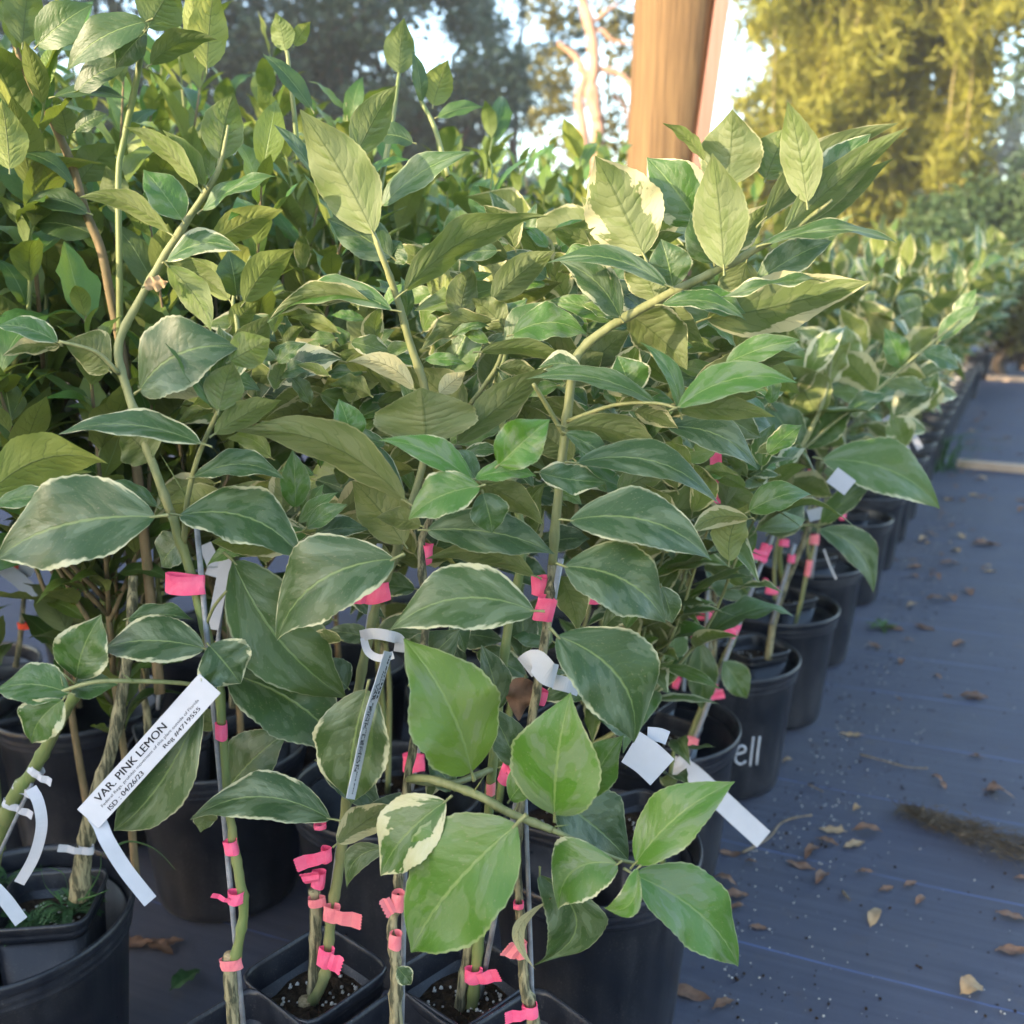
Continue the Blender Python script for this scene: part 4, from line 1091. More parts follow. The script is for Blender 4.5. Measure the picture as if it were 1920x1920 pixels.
# tall green shoot at the upper left corner, built leaf by leaf
A1 = empty('green_citrus', on(240, 1420, .30), 'tall green citrus with a brown stem reaching into the top left corner', 'plant', 'green citrus bushes in front')
stem(A1, [(300, 1300, 1.10), (270, 1000, 1.12), (235, 700, 1.12), (208, 560, 1.12), (190, 470, 1.12), (160, 395, 1.12), (135, 310, 1.12), (102, 235, 1.12), (64, 170, 1.11), (32, 95, 1.10), (15, 20, 1.10)], [.0065, .006, .0055, .005, .005, .0048, .0046, .0042, .0036, .0026, .0016], BROWNSTEM, 'stem')
stem(A1, [(225, 690, 1.12), (224, 500, 1.1), (222, 330, 1.10), (232, 265, 1.10), (252, 170, 1.09), (268, 80, 1.08), (280, -10, 1.08)], [.004, .0036, .0032, .0034, .0034, .0030, .0024], STEM, 'stem')
stem(A1, [(102, 235, 1.12), (96, 200, 1.12), (90, 150, 1.12), (72, 100, 1.12)], [.002, .002, .002, .001], STEM, 'branch')
hs(A1, [
 (42, 84, 58, -50, 66, 1.08, D(side='U', fr=.4, va=0, roll=12)),
 (70, 86, 172, 6, 66, 1.07, D(fr=.18, va=0, roll=25)),
 (30, 92, -6, -20, 34, 1.09, D(fr=.15, va=0, roll=40)),
 (88, 162, 106, 72, 26, 1.09, D(fr=.8, va=0, ye=.3)),
 (275, 40, 122, 130, 60, 1.05, D(fr=.10, va=0, roll=28, sb=.05)),
 (272, 60, 215, 128, 52, 1.07, D(fr=.1, va=0, roll=25)),
 (140, 178, 246, 116, 42, 1.08, D(fr=.02, va=0, roll=35, sb=.05)),
 (282, 122, 406, 70, 44, 1.06, D(fr=.06, va=0, roll=38, sb=.08, side='U')),
 (278, 52, 332, -34, 84, 1.05, D(side='U', fr=.4, va=0, roll=12)),
 (388, 128, 402, -30, 68, 1.16, D(side='U', fr=.7, va=0, ye=.75, roll=12)),  # this leaf and the next: backlight put into their yellow
 (366, 100, 358, -40, 40, 1.17, D(side='U', fr=.7, va=0, ye=.5, roll=12)),
 (100, 182, 236, 182, 24, 1.08, D(fr=.02, va=0, roll=55, sb=.04)),
 (142, 245, 200, 212, 30, 1.09, D(fr=.02, va=0, roll=40)),
 (126, 256, 112, 192, 44, 1.11, D(side='U', fr=.3, va=0, ye=.2, roll=15)),
 (18, 318, 4, 188, 66, 1.02, D(side='U', fr=.7, va=0, ye=.4, roll=10)),
 (28, 284, 142, 352, 26, 1.08, D(fr=.1, va=0, roll=45, sb=.12)),
 (150, 340, 215, 268, 60, 1.13, D(side='U', fr=.1, va=0, roll=20)),
 (165, 400, 42, 380, 40, 1.10, D(fr=.02, va=0, roll=36, sb=.10)),
 (175, 440, 60, 420, 56, 1.13, D(fr=.0, va=0, roll=25, sb=.06)),
 (222, 400, 200, 310, 50, 1.12, D(side='U', fr=.2, va=0, roll=20)),
 (395, 460, 530, 391, 54, 1.05, D(side='U', fr=.4, va=0, ye=.45, roll=25, sb=.02)),
 (458, 568, 552, 464, 60, 1.04, D(side='U', fr=.75, va=0, ye=.25, roll=18, sb=.06)),
 (444, 556, 428, 468, 62, 1.05, D(fr=.12, va=0, roll=14)),
 (430, 562, 354, 480, 46, 1.05, D(side='U', fr=.6, va=0, ye=.2, roll=25)),
 (432, 612, 482, 566, 40, 1.04, D(side='U', fr=.6, va=0, ye=.2, roll=20)),
 (446, 600, 520, 640, 40, 1.07, D(fr=.05, va=0, roll=35)),
 (-25, 930, 204, 864, 92, .80, D(side='U', fr=.75, va=0, ye=.40, roll=26, sb=.12, sag=.1)),
 (-8, 946, 120, 930, 36, .79, D(fr=.35, va=.3, roll=40)),
 (748, 138, 757, 34, 56, 1.25, D(side='U', fr=.25, va=0, roll=12)),
 (790, 192, 775, 94, 26, 1.24, D(fr=.1, va=0, roll=30)),
 (812, 198, 840, 112, 54, 1.25, D(side='U', fr=.6, va=0, ye=.3, roll=15)),
 (820, 220, 906, 198, 24, 1.24, D(fr=.2, va=0, roll=45)),
 (775, 268, 692, 262, 36, 1.10, D(fr=.02, va=0, roll=40, sb=.12)),
 (590, 326, 514, 230, 24, 1.05, D(fr=.1, va=.05, roll=40)),
 (584, 204, 494, 98, 32, 1.10, D(fr=.12, va=0, roll=35)),
 (535, 95, 518, 24, 42, 1.15, D(side='U', fr=.5, va=0, roll=15)),
 (552, 86, 582, 40, 28, 1.16, D(side='U', fr=.7, va=0, ye=.5, roll=20)),
])
stem(A1, [(700, 420, 1.2), (735, 230, 1.23), (748, 138, 1.25)], [.004, .003, .002], STEM, 'branch')
stem(A1, [(840, 330, 1.22), (815, 240, 1.24), (790, 190, 1.25), (775, 150, 1.25)], [.003, .003, .0025, .0012], STEM, 'branch')
stem(A1, [(560, 300, 1.15), (548, 180, 1.15), (538, 95, 1.15)], [.003, .0026, .002], STEM, 'branch')
stem(A1, [(452, 720, 1.04), (445, 610, 1.04), (438, 558, 1.05), (470, 480, 1.05)], [.0028, .0026, .002, .001], STEM, 'branch')

# ------------------------------------------------------------------ stems and stakes in the shade beneath the bushes
SN = random.Random(14)
BARE = ['bare brown stem rising behind the upper end of the white label', 'bare stem beside the grey stake, just left of the label top', 'bare stem under the left end of the arched green shoot', 'thin bare stem between the orange tapes at the left', 'bare brown stem just right of the widest pink tape', 'bare stem with an orange tape at the foot, far left', 'bare brown stem in the dark left of the white loop tag', 'bare brown stem behind the biggest hanging dark leaf', 'bare stem with a pink tape on its top by the path', 'thin bare stem with three small pink tapes', 'thin bare stem just right of the wide pink tape', 'green stem in the dark gap beside the small pink tape', 'yellow-green stem behind the handwriting pot', 'green stem standing in the corner pot under the fresh leaves']
for k, (x0, y0, x1, y1, Y, wd, mat_) in enumerate(((205, 1420, 238, 1235, 1.30, 16, BARK), (272, 1330, 262, 1215, 1.32, 14, BARK), (262, 1180, 240, 1000, 1.25, 13, BARK), (300, 1150, 293, 1000, 1.30, 11, STEM), (430, 1200, 420, 980, 1.22, 12, BARK),
        (38, 1180, 52, 1060, 1.45, 10, BARK), (700, 1420, 720, 1200, 1.40, 12, BARK), (1130, 1500, 1160, 1300, 1.45, 13, BARK), (1262, 1400, 1268, 1270, 1.75, 12, BARK), (1325, 1300, 1330, 1100, 1.7, 10, BARK), (1338, 1190, 1342, 1080, 1.8, 10, BARK), (945, 1400, 965, 1190, 1.35, 13, STEM), (1500, 1130, 1530, 1010, 2.2, 8, PALESTEM), (1240, 1620, 1250, 1500, 1.2, 11, STEM))):
    A, B_ = at(x0, y0, Y), at(x1, y1, Y); dz = (B_ - A)
    t = empty('citrus_seedling', A - dz * .6 if (A - dz * .6).z > .1 else A, BARE[k], 'plant', 'bare stems under the foliage')
    b = MB(); o0 = t.location
    r = wd * depth(A) / F * .5
    P, ra = spline([Vector((0, 0, 0)), (A - o0) * .9 + Vector((.002, 0, .002)), (A + dz * .5 - o0) + Vector((SN.uniform(-.004, .004), 0, 0)), B_ - o0, B_ - o0 + dz * .6 + Vector((.01, .02, .02))], [r * 1.1, r, r * .9, r * .8, r * .6], 5)
    b.tube(P, ra, 8); obj('stem', mesh('stem', b.V, b.F, mat_), t)
    for q in range(5):
        ti = TPL[SN.randrange(14)]
        lf = obj('leaf', ti, t); s = .07 * SN.uniform(.8, 1.2); a = SN.uniform(0, 6.28)
        lf.location = P[-1 - q]; lf.rotation_euler = (SN.uniform(-.4, .4), SN.uniform(-.7, .1), a); lf.scale = (s, s, s); lf.color = (.1, 0 if A.x < -.3 else .4, 0, 1)
for x0, y0, x1, y1, Y, lab in ((296, 1330, 300, 1210, 1.31, 'grey stake in the dark between the two bare stems'), (1278, 1400, 1282, 1270, 1.76, 'grey stake beside the pink-topped bare stem by the path'), (1322, 1330, 1326, 1090, 1.68, 'grey stake through the wide pink tape left of the leaning stem'),
        (920, 1330, 938, 1190, 1.34, 'grey stake with one small pink tape in the dark gap'), (1520, 1085, 1532, 1000, 2.2, 'thin grey stake by the yellow-green stem behind the handwriting pot'), (1446, 1170, 1490, 1020, 1.845, 'thin grey stake by the stem in the handwriting pot'), (772, 1480, 790, 1380, 1.2, 'grey stake behind the red-pink tape above the fresh shoot'), (400, 1290, 425, 1040, 1.05, 'pale stake with a bluish label behind the leftmost stem')):
    stake((x0, y0, Y), (x1, y1, Y), 8, lab)

# ------------------------------------------------------------------ pink tape
T = tape
T(348, 1095, .805, 74, 37, 'widest bright pink tape, flat across the leftmost stem above the grey leaves', None, 4, PINK)
T(415, 1370, .792, 22, 33, 'small pink tape on the leftmost stem beside the top of the white label', None, 2)
T(433, 1588, .780, 26, 28, 'pink tape on the leftmost stem just under the arched grey leaf', None, -8)
T(442, 1682, .775, 30, 24, 'pink tape with a thin sliver sticking up', (-26, -16), 4, PINK, flag_w=10)
T(433, 1806, .772, 42, 22, 'faded pink tape round the cut stub of the leftmost stem', None, -6, PINKPALE)
T(612, 1602, .858, 20, 28, 'pink tape with a broad flag to the left, highest on the dead stub', (-46, 12), 0, PINK)
T(597, 1648, .862, 26, 34, 'crumpled pink tape on top of the dead stub', (-4, -22), 8)
T(594, 1690, .860, 34, 18, 'narrow pink tape just below the top of the dead stub', None, -4, PINKPALE)
T(622, 1712, .855, 32, 32, 'pale pink tape with a flag to the right, on the green stem beside the stub', (44, 6), 6, PINKPALE)
T(610, 1794, .855, 30, 38, 'folded pink tape low on the curved green stem', (20, 6), 10)
T(746, 1690, .772, 26, 38, 'faded pink tape on the knotted stem under the big fresh leaf', (-14, 6), 8, PINKPALE)
T(741, 1763, .766, 24, 32, 'pale pink tape on the knotted stem, above the tiny oval leaf', None, 6, PINKPALE)
T(888, 1828, .850, 34, 28, 'pink tape with a pointed flag to the right on the split stem', (34, -14), 4)
T(874, 1912, .852, 24, 28, 'pale pink tape at the bottom edge on the split stem', None, 4, PINKPALE)
T(884, 1752, .852, 18, 14, 'sliver of pink tape under the tip of the big fresh leaf', None, 0)
T(978, 1780, .768, 20, 34, 'faded pink tape with a flag to the left, in front of the big round pot', (-22, -16), 0, PINKPALE)
T(972, 1696, .775, 20, 12, 'sliver of pink tape just below the curling dark leaf', None, 0)
T(994, 1894, .765, 30, 26, 'pink tape with a bright flag, at the foot of the rightmost front stem', (-34, 2), -4)
T(706, 1112, .885, 52, 34, 'pink tape behind the two large grey leaves in the middle', (-22, -4), -8)
T(800, 1038, .860, 22, 38, 'upright pink tape between the dark leaves left of the tall stake', None, 6)
T(1012, 1098, .835, 32, 36, 'pink tape above another one beside the tall bright stake', None, 0)
T(1022, 1142, .822, 38, 46, 'pink tape wrapped round the tall bright stake', None, 14)
T(1108, 1118, .90, 48, 24, 'pink tape half hidden left of the hanging dark leaves', None, 8)
T(930, 1233, 1.33, 28, 17, 'small pink tape alone in the dark gap', None, 2)
T(776, 1430, 1.15, 42, 34, 'dark pink tape in the shade above the fresh side shoot', None, 0)
T(950, 1450, .80, 26, 38, 'crumpled pink tape behind the stem of the fresh side shoot', (10, -10), 18)
T(920, 1478, .865, 18, 26, 'faded pink tape just under the fresh side shoot', None, 0, PINKPALE)
T(1010, 1306, .81, 32, 28, 'pink tape under the folded white tag and the brown leaf', None, 14)
T(602, 1426, 1.0, 14, 10, 'tiny pink sliver between the grey leaves left of the middle', None, 0)
T(600, 1548, .862, 24, 10, 'pink sliver below the stalk of the arched grey leaf', None, 0)
GR = 'pink tape ties in the rows behind'
T(1432, 1036, 1.535, 22, 34, 'pink tape high on the stem leaning towards the path', (-4, 14), 22, PINK, GR)
T(1378, 1180, 1.53, 18, 24, 'pink tape halfway down the leaning stem by the path', (-6, 12), 22, PINK, GR)
T(1338, 1292, 1.52, 14, 26, 'pink tape low on the leaning stem by the path', (2, 14), 8, PINK, GR)
T(1298, 1392, 1.50, 24, 18, 'faded pink tape near the foot of the leaning stem by the path', None, 10, PINKPALE, GR)
T(1268, 1280, 1.74, 14, 22, 'pink tape on top of a bare stem below the hanging leaves', None, 16, PINK, GR)
T(1322, 1153, 1.69, 32, 16, 'wide pink tape tying two stems left of the leaning stem', None, 0, PINK, GR)
T(1318, 1190, 1.68, 14, 18, 'small pink tape just below the wide one left of the leaning stem', (-14, 8), 0, PINK, GR)
T(1325, 1100, 1.70, 14, 14, 'small pink tape above the wide one left of the leaning stem', None, 0, PINK, GR)
T(1470, 1018, 1.84, 20, 12, 'pink tape on the left stem in the handwriting pot, up by the branch', None, 0, PINK, GR)
T(1484, 1047, 1.84, 15, 15, 'square pink tape on the right stem in the handwriting pot', None, 4, PINK, GR)
T(1447, 1107, 1.84, 24, 13, 'double-lobed pink tape low on the stem in the handwriting pot', None, 4, PINK, GR)
T(1436, 1090, 1.86, 9, 10, 'tiny pink tape left of the stem in the handwriting pot', None, 0, PINK, GR)
T(1219, 1195, 1.72, 16, 15, 'pink tape at the edge of the biggest hanging dark leaf', None, 0, PINK, GR)
T(1527, 1012, 2.18, 18, 18, 'peach pink tape on the yellow-green stem behind', None, 0, PINKPALE, GR)
T(1516, 1065, 2.18, 12, 30, 'pale peach tape low on the yellow-green stem behind', None, 6, PINKPALE, GR)
T(1580, 966, 2.5, 12, 16, 'small pink tape under the long yellow-edged leaf', None, 0, PINK, GR)
T(1650, 815, 3.0, 14, 10, 'blurred pink tape left of the two white strips', None, 0, PINK, GR)
T(1669, 832, 3.0, 14, 12, 'blurred pink tape just under the two white strips', None, 0, PINK, GR)
T(1520, 884, 2.0, 10, 10, 'tiny red-pink tape behind the forked stem', None, 0, PINK, GR)
o = band('tape_ribbon', [(1341, 840, 1.12), (1343, 890, 1.12), (1340, 944, 1.12)], 22, PINK, 'long bright pink ribbon hanging straight down in the gap', 'tape', GR)
band('tape_ribbon', [(1252, 828, 1.4), (1290, 838, 1.4)], 9, PINK, 'thin pink ribbon end between the dark leaves', 'tape', GR)
for x, y, Y, wp, hp, lab in ((213, 868, 1.3, 14, 12, 'orange tape above the big yellow-green leaf'), (430, 994, 1.25, 14, 12, 'orange tape between the stems left of the middle'), (144, 1098, 1.35, 12, 30, 'tall orange tape under the big grey leaf at the left'), (45, 1173, 1.45, 24, 12, 'orange tape at the foot of the leftmost shaded stem'), (28, 1064, 1.4, 14, 10, 'orange tape just above the white strips at the left edge'), (316, 1054, 1.3, 14, 12, 'orange tape just above the widest pink tape'), (606, 924, 1.3, 12, 10, 'small orange tape by the little leaves in the middle')):
    T(x, y, Y, wp, hp, lab, None, 0, ORANGE, 'orange tape ties')

# ------------------------------------------------------------------ white tags
def text_mesh(s, size, mat_, extr=.00012):
    c = bpy.data.curves.new('lettering', 'FONT'); c.body = s; c.size = size; c.extrude = extr; c.align_x = 'LEFT'
    o = bpy.data.objects.new('lettering', c); COL.objects.link(o)
    me = bpy.data.meshes.new_from_object(o.evaluated_get(bpy.context.evaluated_depsgraph_get()))
    bpy.data.objects.remove(o); me.name = 'lettering'
    me.materials.clear(); me.materials.append(mat_)
    return me
def bolder(me, sh):
    V = [v.co.copy() for v in me.vertices]; n = len(V)
    Fc = [tuple(p.vertices) for p in me.polygons]
    return mesh('lettering', V + [v + sh for v in V], Fc + [tuple(i + n for i in f) for f in Fc], INK, False)
def fit(me, Wd, Ht):
    xs = [v.co.x for v in me.vertices]; ys = [v.co.y for v in me.vertices]
    x0, x1, y0, y1 = min(xs), max(xs), min(ys), max(ys)
    for v in me.vertices: v.co = ((v.co.x - x0) * Wd / (x1 - x0), (v.co.y - y0) * Ht / (y1 - y0), v.co.z)
YT = .735
o0 = at(143, 1519, YT); ex = at(372, 1264, YT + .012) - o0; LT = ex.length; ex.normalize()
ey = -(at(186, 1551, YT - .003) - o0); WT = ey.length; ey.normalize(); ez = ex.cross(ey).normalized(); ey = ez.cross(ex)
tg = empty('plant_label', o0, 'white printed strip label reading VAR. PINK LEMON with a long blank tail', 'label', 'white plant labels')
b = MB()
V, Fc = [], []
nseg = 20
for i in range(nseg + 1):
    x = LT * i / nseg; z = -.003 * math.sin(i / nseg * 3.14) - .0018
    for (yy, zz) in ((0, .0003), (-WT, .0003), (-WT, -.0003), (0, -.0003)):
        V.append(ex * x + ey * yy + ez * (z + zz))
for i in range(nseg):
    for j in range(4): Fc.append((i * 4 + j, i * 4 + (j + 1) % 4, i * 4 + 4 + (j + 1) % 4, i * 4 + 4 + j))
Fc += [(0, 1, 2, 3), (nseg * 4 + 3, nseg * 4 + 2, nseg * 4 + 1, nseg * 4)]
b.add(V, Fc)
obj('strip', mesh('strip', b.V, b.F, WHITE, False), tg)
def put(s, x0, y0, Wd, Ht):
    me = text_mesh(s, .01, INK); fit(me, Wd, Ht)
    V_ = [Vector(v.co) for v in me.vertices]
    heavy = Ht > WT * .15
    for v, c in zip(me.vertices, V_):
        x = x0 + c.x; z = -.003 * math.sin(min(1, max(0, x / LT)) * 3.14) - .0018 + .00045 + (c.z * .3)
        v.co = ex * x + ey * (y0 + c.y) + ez * z
    o = obj('lettering', me, tg)
    if heavy:                                               # a second strike a hair to the right makes the print bold
        o.data = bolder(me, ex * (Ht * .07) + ez * .00002)
put('VAR. PINK LEMON', LT * .105, -WT * .42, LT * .555, WT * .27)
put('Federal Regs. prohibit movement of this plant outside of Florida', LT * .10, -WT * .65, LT * .79, WT * .135)
put('ISD : 04/26/23', LT * .115, -WT * .90, LT * .27, WT * .17)
put('Reg #4719555', LT * .565, -WT * .90, LT * .295, WT * .18)
# its blank tail, bent down through the loop
P = [at(*q) for q in ((176, 1528, YT + .004), (188, 1546, YT + .002), (202, 1578, YT - .002), (236, 1632, YT - .002), (282, 1690, YT))]
Ps, _ = spline(P, .001, 6); b = MB(); W_ = []
for i in range(len(Ps)):
    t = (Ps[min(i + 1, len(Ps) - 1)] - Ps[max(i - 1, 0)]).normalized()
    W_.append(t.cross((Ps[i] - CAM).normalized()).normalized() * 13.5 / F * .8)
b.strip([p - o0 for p in Ps], W_, .0005); b.build('tail', WHITE, tg, smooth=False)
WL = 'white plant labels'
# loop label in the middle, printed strip seen nearly edge on
def edge_label(pts, hw, label, word=None):
    """a strip turned almost edge on: its width runs away from the lens"""
    P = [at(*q) for q in pts]; Ps, _ = spline(P, .001, 5); off = Ps[0]
    t = empty('plant_label', off, label, 'label', WL)
    b = MB(); W_ = []
    for i in range(len(Ps)):
        tt = (Ps[min(i + 1, len(Ps) - 1)] - Ps[max(i - 1, 0)]).normalized()
        d = (Ps[i] - CAM).normalized(); s = tt.cross(d).normalized()
        W_.append((d * .90 + s * .40).normalized() * hw)
    b.strip([p - off for p in Ps], W_, .0005); b.build('strip', WHITE, t, smooth=False)
    if word:
        tt = (Ps[-1] - Ps[0]); Lw = tt.length; tt.normalize(); d = (Ps[0] - CAM).normalized(); s = tt.cross(d).normalized(); wv = (d * .90 + s * .40).normalized()
        nz = wv.cross(tt).normalized()
        sg = 1.0
        if nz.dot(d) > 0: nz = -nz; sg = -1.0
        for k, (w_, y0, hh, x0, ww) in enumerate(word):
            me = text_mesh(w_, .01, INK); fit(me, Lw * ww, hw * hh)
            for v in me.vertices:
                c = Vector(v.co); x = Lw * x0 + c.x
                f = min(.999, max(0, x / Lw)) * (len(Ps) - 1); i = int(f); base = Ps[i].lerp(Ps[i + 1], f - i) - off
                v.co = base - wv * sg * (c.y + hw * y0) + nz * (.00045 + c.z)
            obj('lettering', me, t)
    return t
g2 = edge_label([(728, 1222, .78), (714, 1270, .765), (692, 1340, .745), (672, 1430, .735), (657, 1498, .73)], .0085, 'white printed label hanging almost edge on from a white loop in the middle',
    [('VAR. PINK LEMON', -.6, .5, .30, .50), ('Federal Regs. prohibit movement of this plant', -.05, .25, .2, .75), ('Reg #4719555', .35, .36, .05, .35)])
band('label_loop', [(676, 1192, .865), (700, 1188, .845), (728, 1192, .835), (749, 1200, .84), (748, 1222, .845)], 20, WHITE, 'white tag loop round the stem above the edge-on label', 'label', WL)
band('label_loop', [(682, 1196, .86), (690, 1222, .845), (712, 1234, .835), (738, 1228, .835)], 14, WHITE, 'lower turn of the white loop above the edge-on label', 'label', WL)
# crumpled white tags on the tall stake
band('label_loop', [(984, 1252, .800), (1004, 1240, .79), (1026, 1262, .785), (1042, 1268, .79)], 44, WHITE, 'crumpled white tag wrapped round the tall stake beside a brown leaf', 'label', WL)
band('label_loop', [(1038, 1278, .80), (1064, 1284, .80), (1086, 1292, .81)], 28, WHITE, 'white tag end tucked behind the biggest hanging dark leaf', 'label', WL)
band('plant_label', [(1182, 1400, .86), (1212, 1420, .855), (1242, 1448, .85)], 66, WHITE, 'broad blank white tag sticking out behind the hanging dark leaf', 'label', WL)
band('plant_label', [(1214, 1376, .87), (1236, 1378, .87), (1252, 1384, .87)], 26, WHITE, 'small stepped corner of white tag above the broad blank one', 'label', WL)
band('plant_label', [(1262, 1436, 1.30), (1290, 1446, 1.28), (1340, 1490, 1.26), (1390, 1536, 1.25), (1432, 1574, 1.24)], 38, WHITE, 'long blank white tag tail pointing down at the path', 'label', WL)
band('label_loop', [(1268, 1452, 1.30), (1276, 1436, 1.29), (1296, 1428, 1.29)], 30, WHITE, 'white tag loop at the foot of the leaning stem', 'label', WL)
# left edge stem with three white wraps and a curled tail
LWS = empty('citrus_seedling', on(-10, 1640, .30), 'thick green-barked stem wrapped in white ties at the left edge', 'plant', 'stems in the weedy pot')
stem(LWS, [(-30, 1680, .98), (0, 1570, .96), (24, 1500, .94), (62, 1446, .93), (95, 1385, .92), (125, 1330, .90), (150, 1290, .89), (175, 1240, .88)], [.0072, .0070, .0080, .0064, .0058, .0054, .0050, .0044], STEM, 'stem', 11, 6, .15)
stake((-20, 1640, .955), (60, 1470, .925), 7, 'thin pale stake beside the thick stem with white wraps')
LA2 = empty('citrus_seedling', Vector((LA.x, LA.y, .27)), 'brown stem rising out of the weeds in the left edge pot', 'plant', 'stems in the weedy pot')
stem(LA2, [(148, 1682, 1.075), (156, 1610, 1.07), (168, 1540, 1.06), (180, 1490, 1.06), (210, 1400, 1.06), (232, 1280, 1.07), (245, 1180, 1.08), (250, 1080, 1.1)], [.0120, .0098, .0088, .0080, .0070, .0062, .0055, .0050], BARK, 'stem', 12, 6, .12)
for (x, y, Y, wp, hp, fl_, an, lab) in ((68, 1446, .925, 30, 16, (24, 8), 36, 'white tie with a stub to the right, highest on the thick stem'), (42, 1476, .932, 34, 18, (30, 4), 32, 'white tie in the middle of the thick stem'), (24, 1508, .938, 38, 16, (28, 10), 18, 'lowest white tie on the thick stem'), (162, 1592, 1.055, 28, 16, (-34, -10), 6, 'white tie with a flag to the left on the stem in the weeds')):
    tape(x, y, Y, wp, hp, lab, fl_, an, WHITE, 'white ties')
band('plant_label', [(58, 1478, .915), (72, 1505, .905), (78, 1550, .90), (64, 1606, .90), (36, 1656, .905)], 20, WHITE, 'curled blank white tag tail hanging at the left', 'label', WL)
band('plant_label', [(-10, 1666, .90), (12, 1690, .90), (40, 1728, .90)], 24, WHITE, 'white tag end at the very left edge below the curled tail', 'label', WL)
for pts, wd, lab in (([(0, 1062, 1.3), (34, 1086, 1.3), (68, 1118, 1.3)], 26, 'blurred white label strip at the left edge under the big grey leaf'), ([(36, 1064, 1.32), (62, 1074, 1.32)], 18, 'small blurred white tag by the orange tape at the left'), ([(236, 1030, 1.3), (250, 1070, 1.3)], 18, 'blurred white tag left of the widest pink tape'), ([(384, 1020, 1.15), (400, 1060, 1.15), (396, 1080, 1.15)], 24, 'blurred white tag just right of the leftmost stem'),
        ([(424, 1046, 1.04), (412, 1110, 1.04), (398, 1180, 1.04)], 22, 'bluish white label strip beside the widest pink tape'), ([(612, 880, 1.2), (650, 905, 1.2)], 26, 'blurred white tag behind the small leaves in the middle'), ([(1660, 782, 2.0), (1684, 812, 2.0), (1700, 846, 2.0)], 15, 'first of two long blurred white strips by the path'), ([(1676, 776, 2.0), (1706, 808, 2.0), (1726, 842, 2.0)], 13, 'second of two long blurred white strips by the path, nearer the mat'),
        ([(1560, 890, 1.44), (1594, 915, 1.44)], 34, 'white tag under the long yellow-edged leaf'), ([(1545, 1030, 1.6), (1556, 1060, 1.6), (1568, 1086, 1.6)], 5, 'thin white tag strip seen edge on by the curved dark leaf'), ([(1515, 968, 1.6), (1545, 960, 1.6)], 22, 'folded white tag at the fork of the leaning stem')):
    band('plant_label', pts, wd, WHITE, lab, 'label', WL)

# ------------------------------------------------------------------ weeds in the left pot
WN = random.Random(9)
def fern(c, n, L_, name, label, group=None):
    t = empty(name, c, label, 'weed', group)
    for k in range(n):
        b = MB(); a = WN.random() * 6.28; ln = L_ * WN.uniform(.6, 1.1); up = WN.uniform(.5, 1.3)
        P, _ = spline([Vector((0, 0, 0)), Vector((math.cos(a) * ln * .3, math.sin(a) * ln * .3, ln * .5 * up)), Vector((math.cos(a) * ln * .7, math.sin(a) * ln * .7, ln * .6 * up)), Vector((math.cos(a) * ln, math.sin(a) * ln, ln * .4 * up))], .0004, 5)
        b.tube(P, .0004, 4)
        for i in range(3, len(P)):
            for s in (-1, 1):
                d = (P[i] - P[i - 1]).normalized(); sd = d.cross(Vector((0, 0, 1))).normalized() * s
                q = .16 * ln * (1 - .6 * i / len(P)) + .002
                b.add([P[i], P[i] + (d * .5 + sd * .6) * q, P[i] + (d * .9 + sd) * q, P[i] + (d * .1 + sd * .8) * q], [(0, 1, 2, 3)])
        b.build('frond', WEED, t, smooth=False)
    return t
fern(Vector((LA.x - .02, LA.y - .015, .255)), 26, .040, 'ferny_weed', 'low ferny weed left of the brown stem in the left pot')
fern(Vector((LA.x + .02, LA.y + .01, .255)), 18, .045, 'ferny_weed', 'ferny weed behind the brown stem in the left pot')
fern(Vector((LEFTPOT.x - .05, LEFTPOT.y + .09, .255)), 14, .045, 'ferny_weed', 'sparse ferny weed at the far left of the pot')
t = empty('grass_tuft', Vector((LA.x + .02, LA.y - .02, .26)), 'long grass blades in the left pot, one arching out to the right', 'weed')
for pts in ([(130, 1685, 1.05), (120, 1640, 1.05), (90, 1625, 1.04)], [(155, 1690, 1.05), (185, 1640, 1.05), (190, 1600, 1.06)], [(195, 1600, 1.06), (240, 1578, 1.05), (290, 1592, 1.03), (328, 1630, 1.02)], [(146, 1688, 1.05), (175, 1680, 1.04), (205, 1668, 1.04)], [(115, 1690, 1.05), (85, 1660, 1.04), (76, 1620, 1.04)]):
    P, _ = spline([at(*q) - t.location for q in pts], .001, 6); b = MB()
    b.strip(P, [Vector((.0, -.3, 1)).normalized() * .0022 * (1 - .9 * i / len(P)) for i in range(len(P))], .0003); b.build('blade', WEED, t)

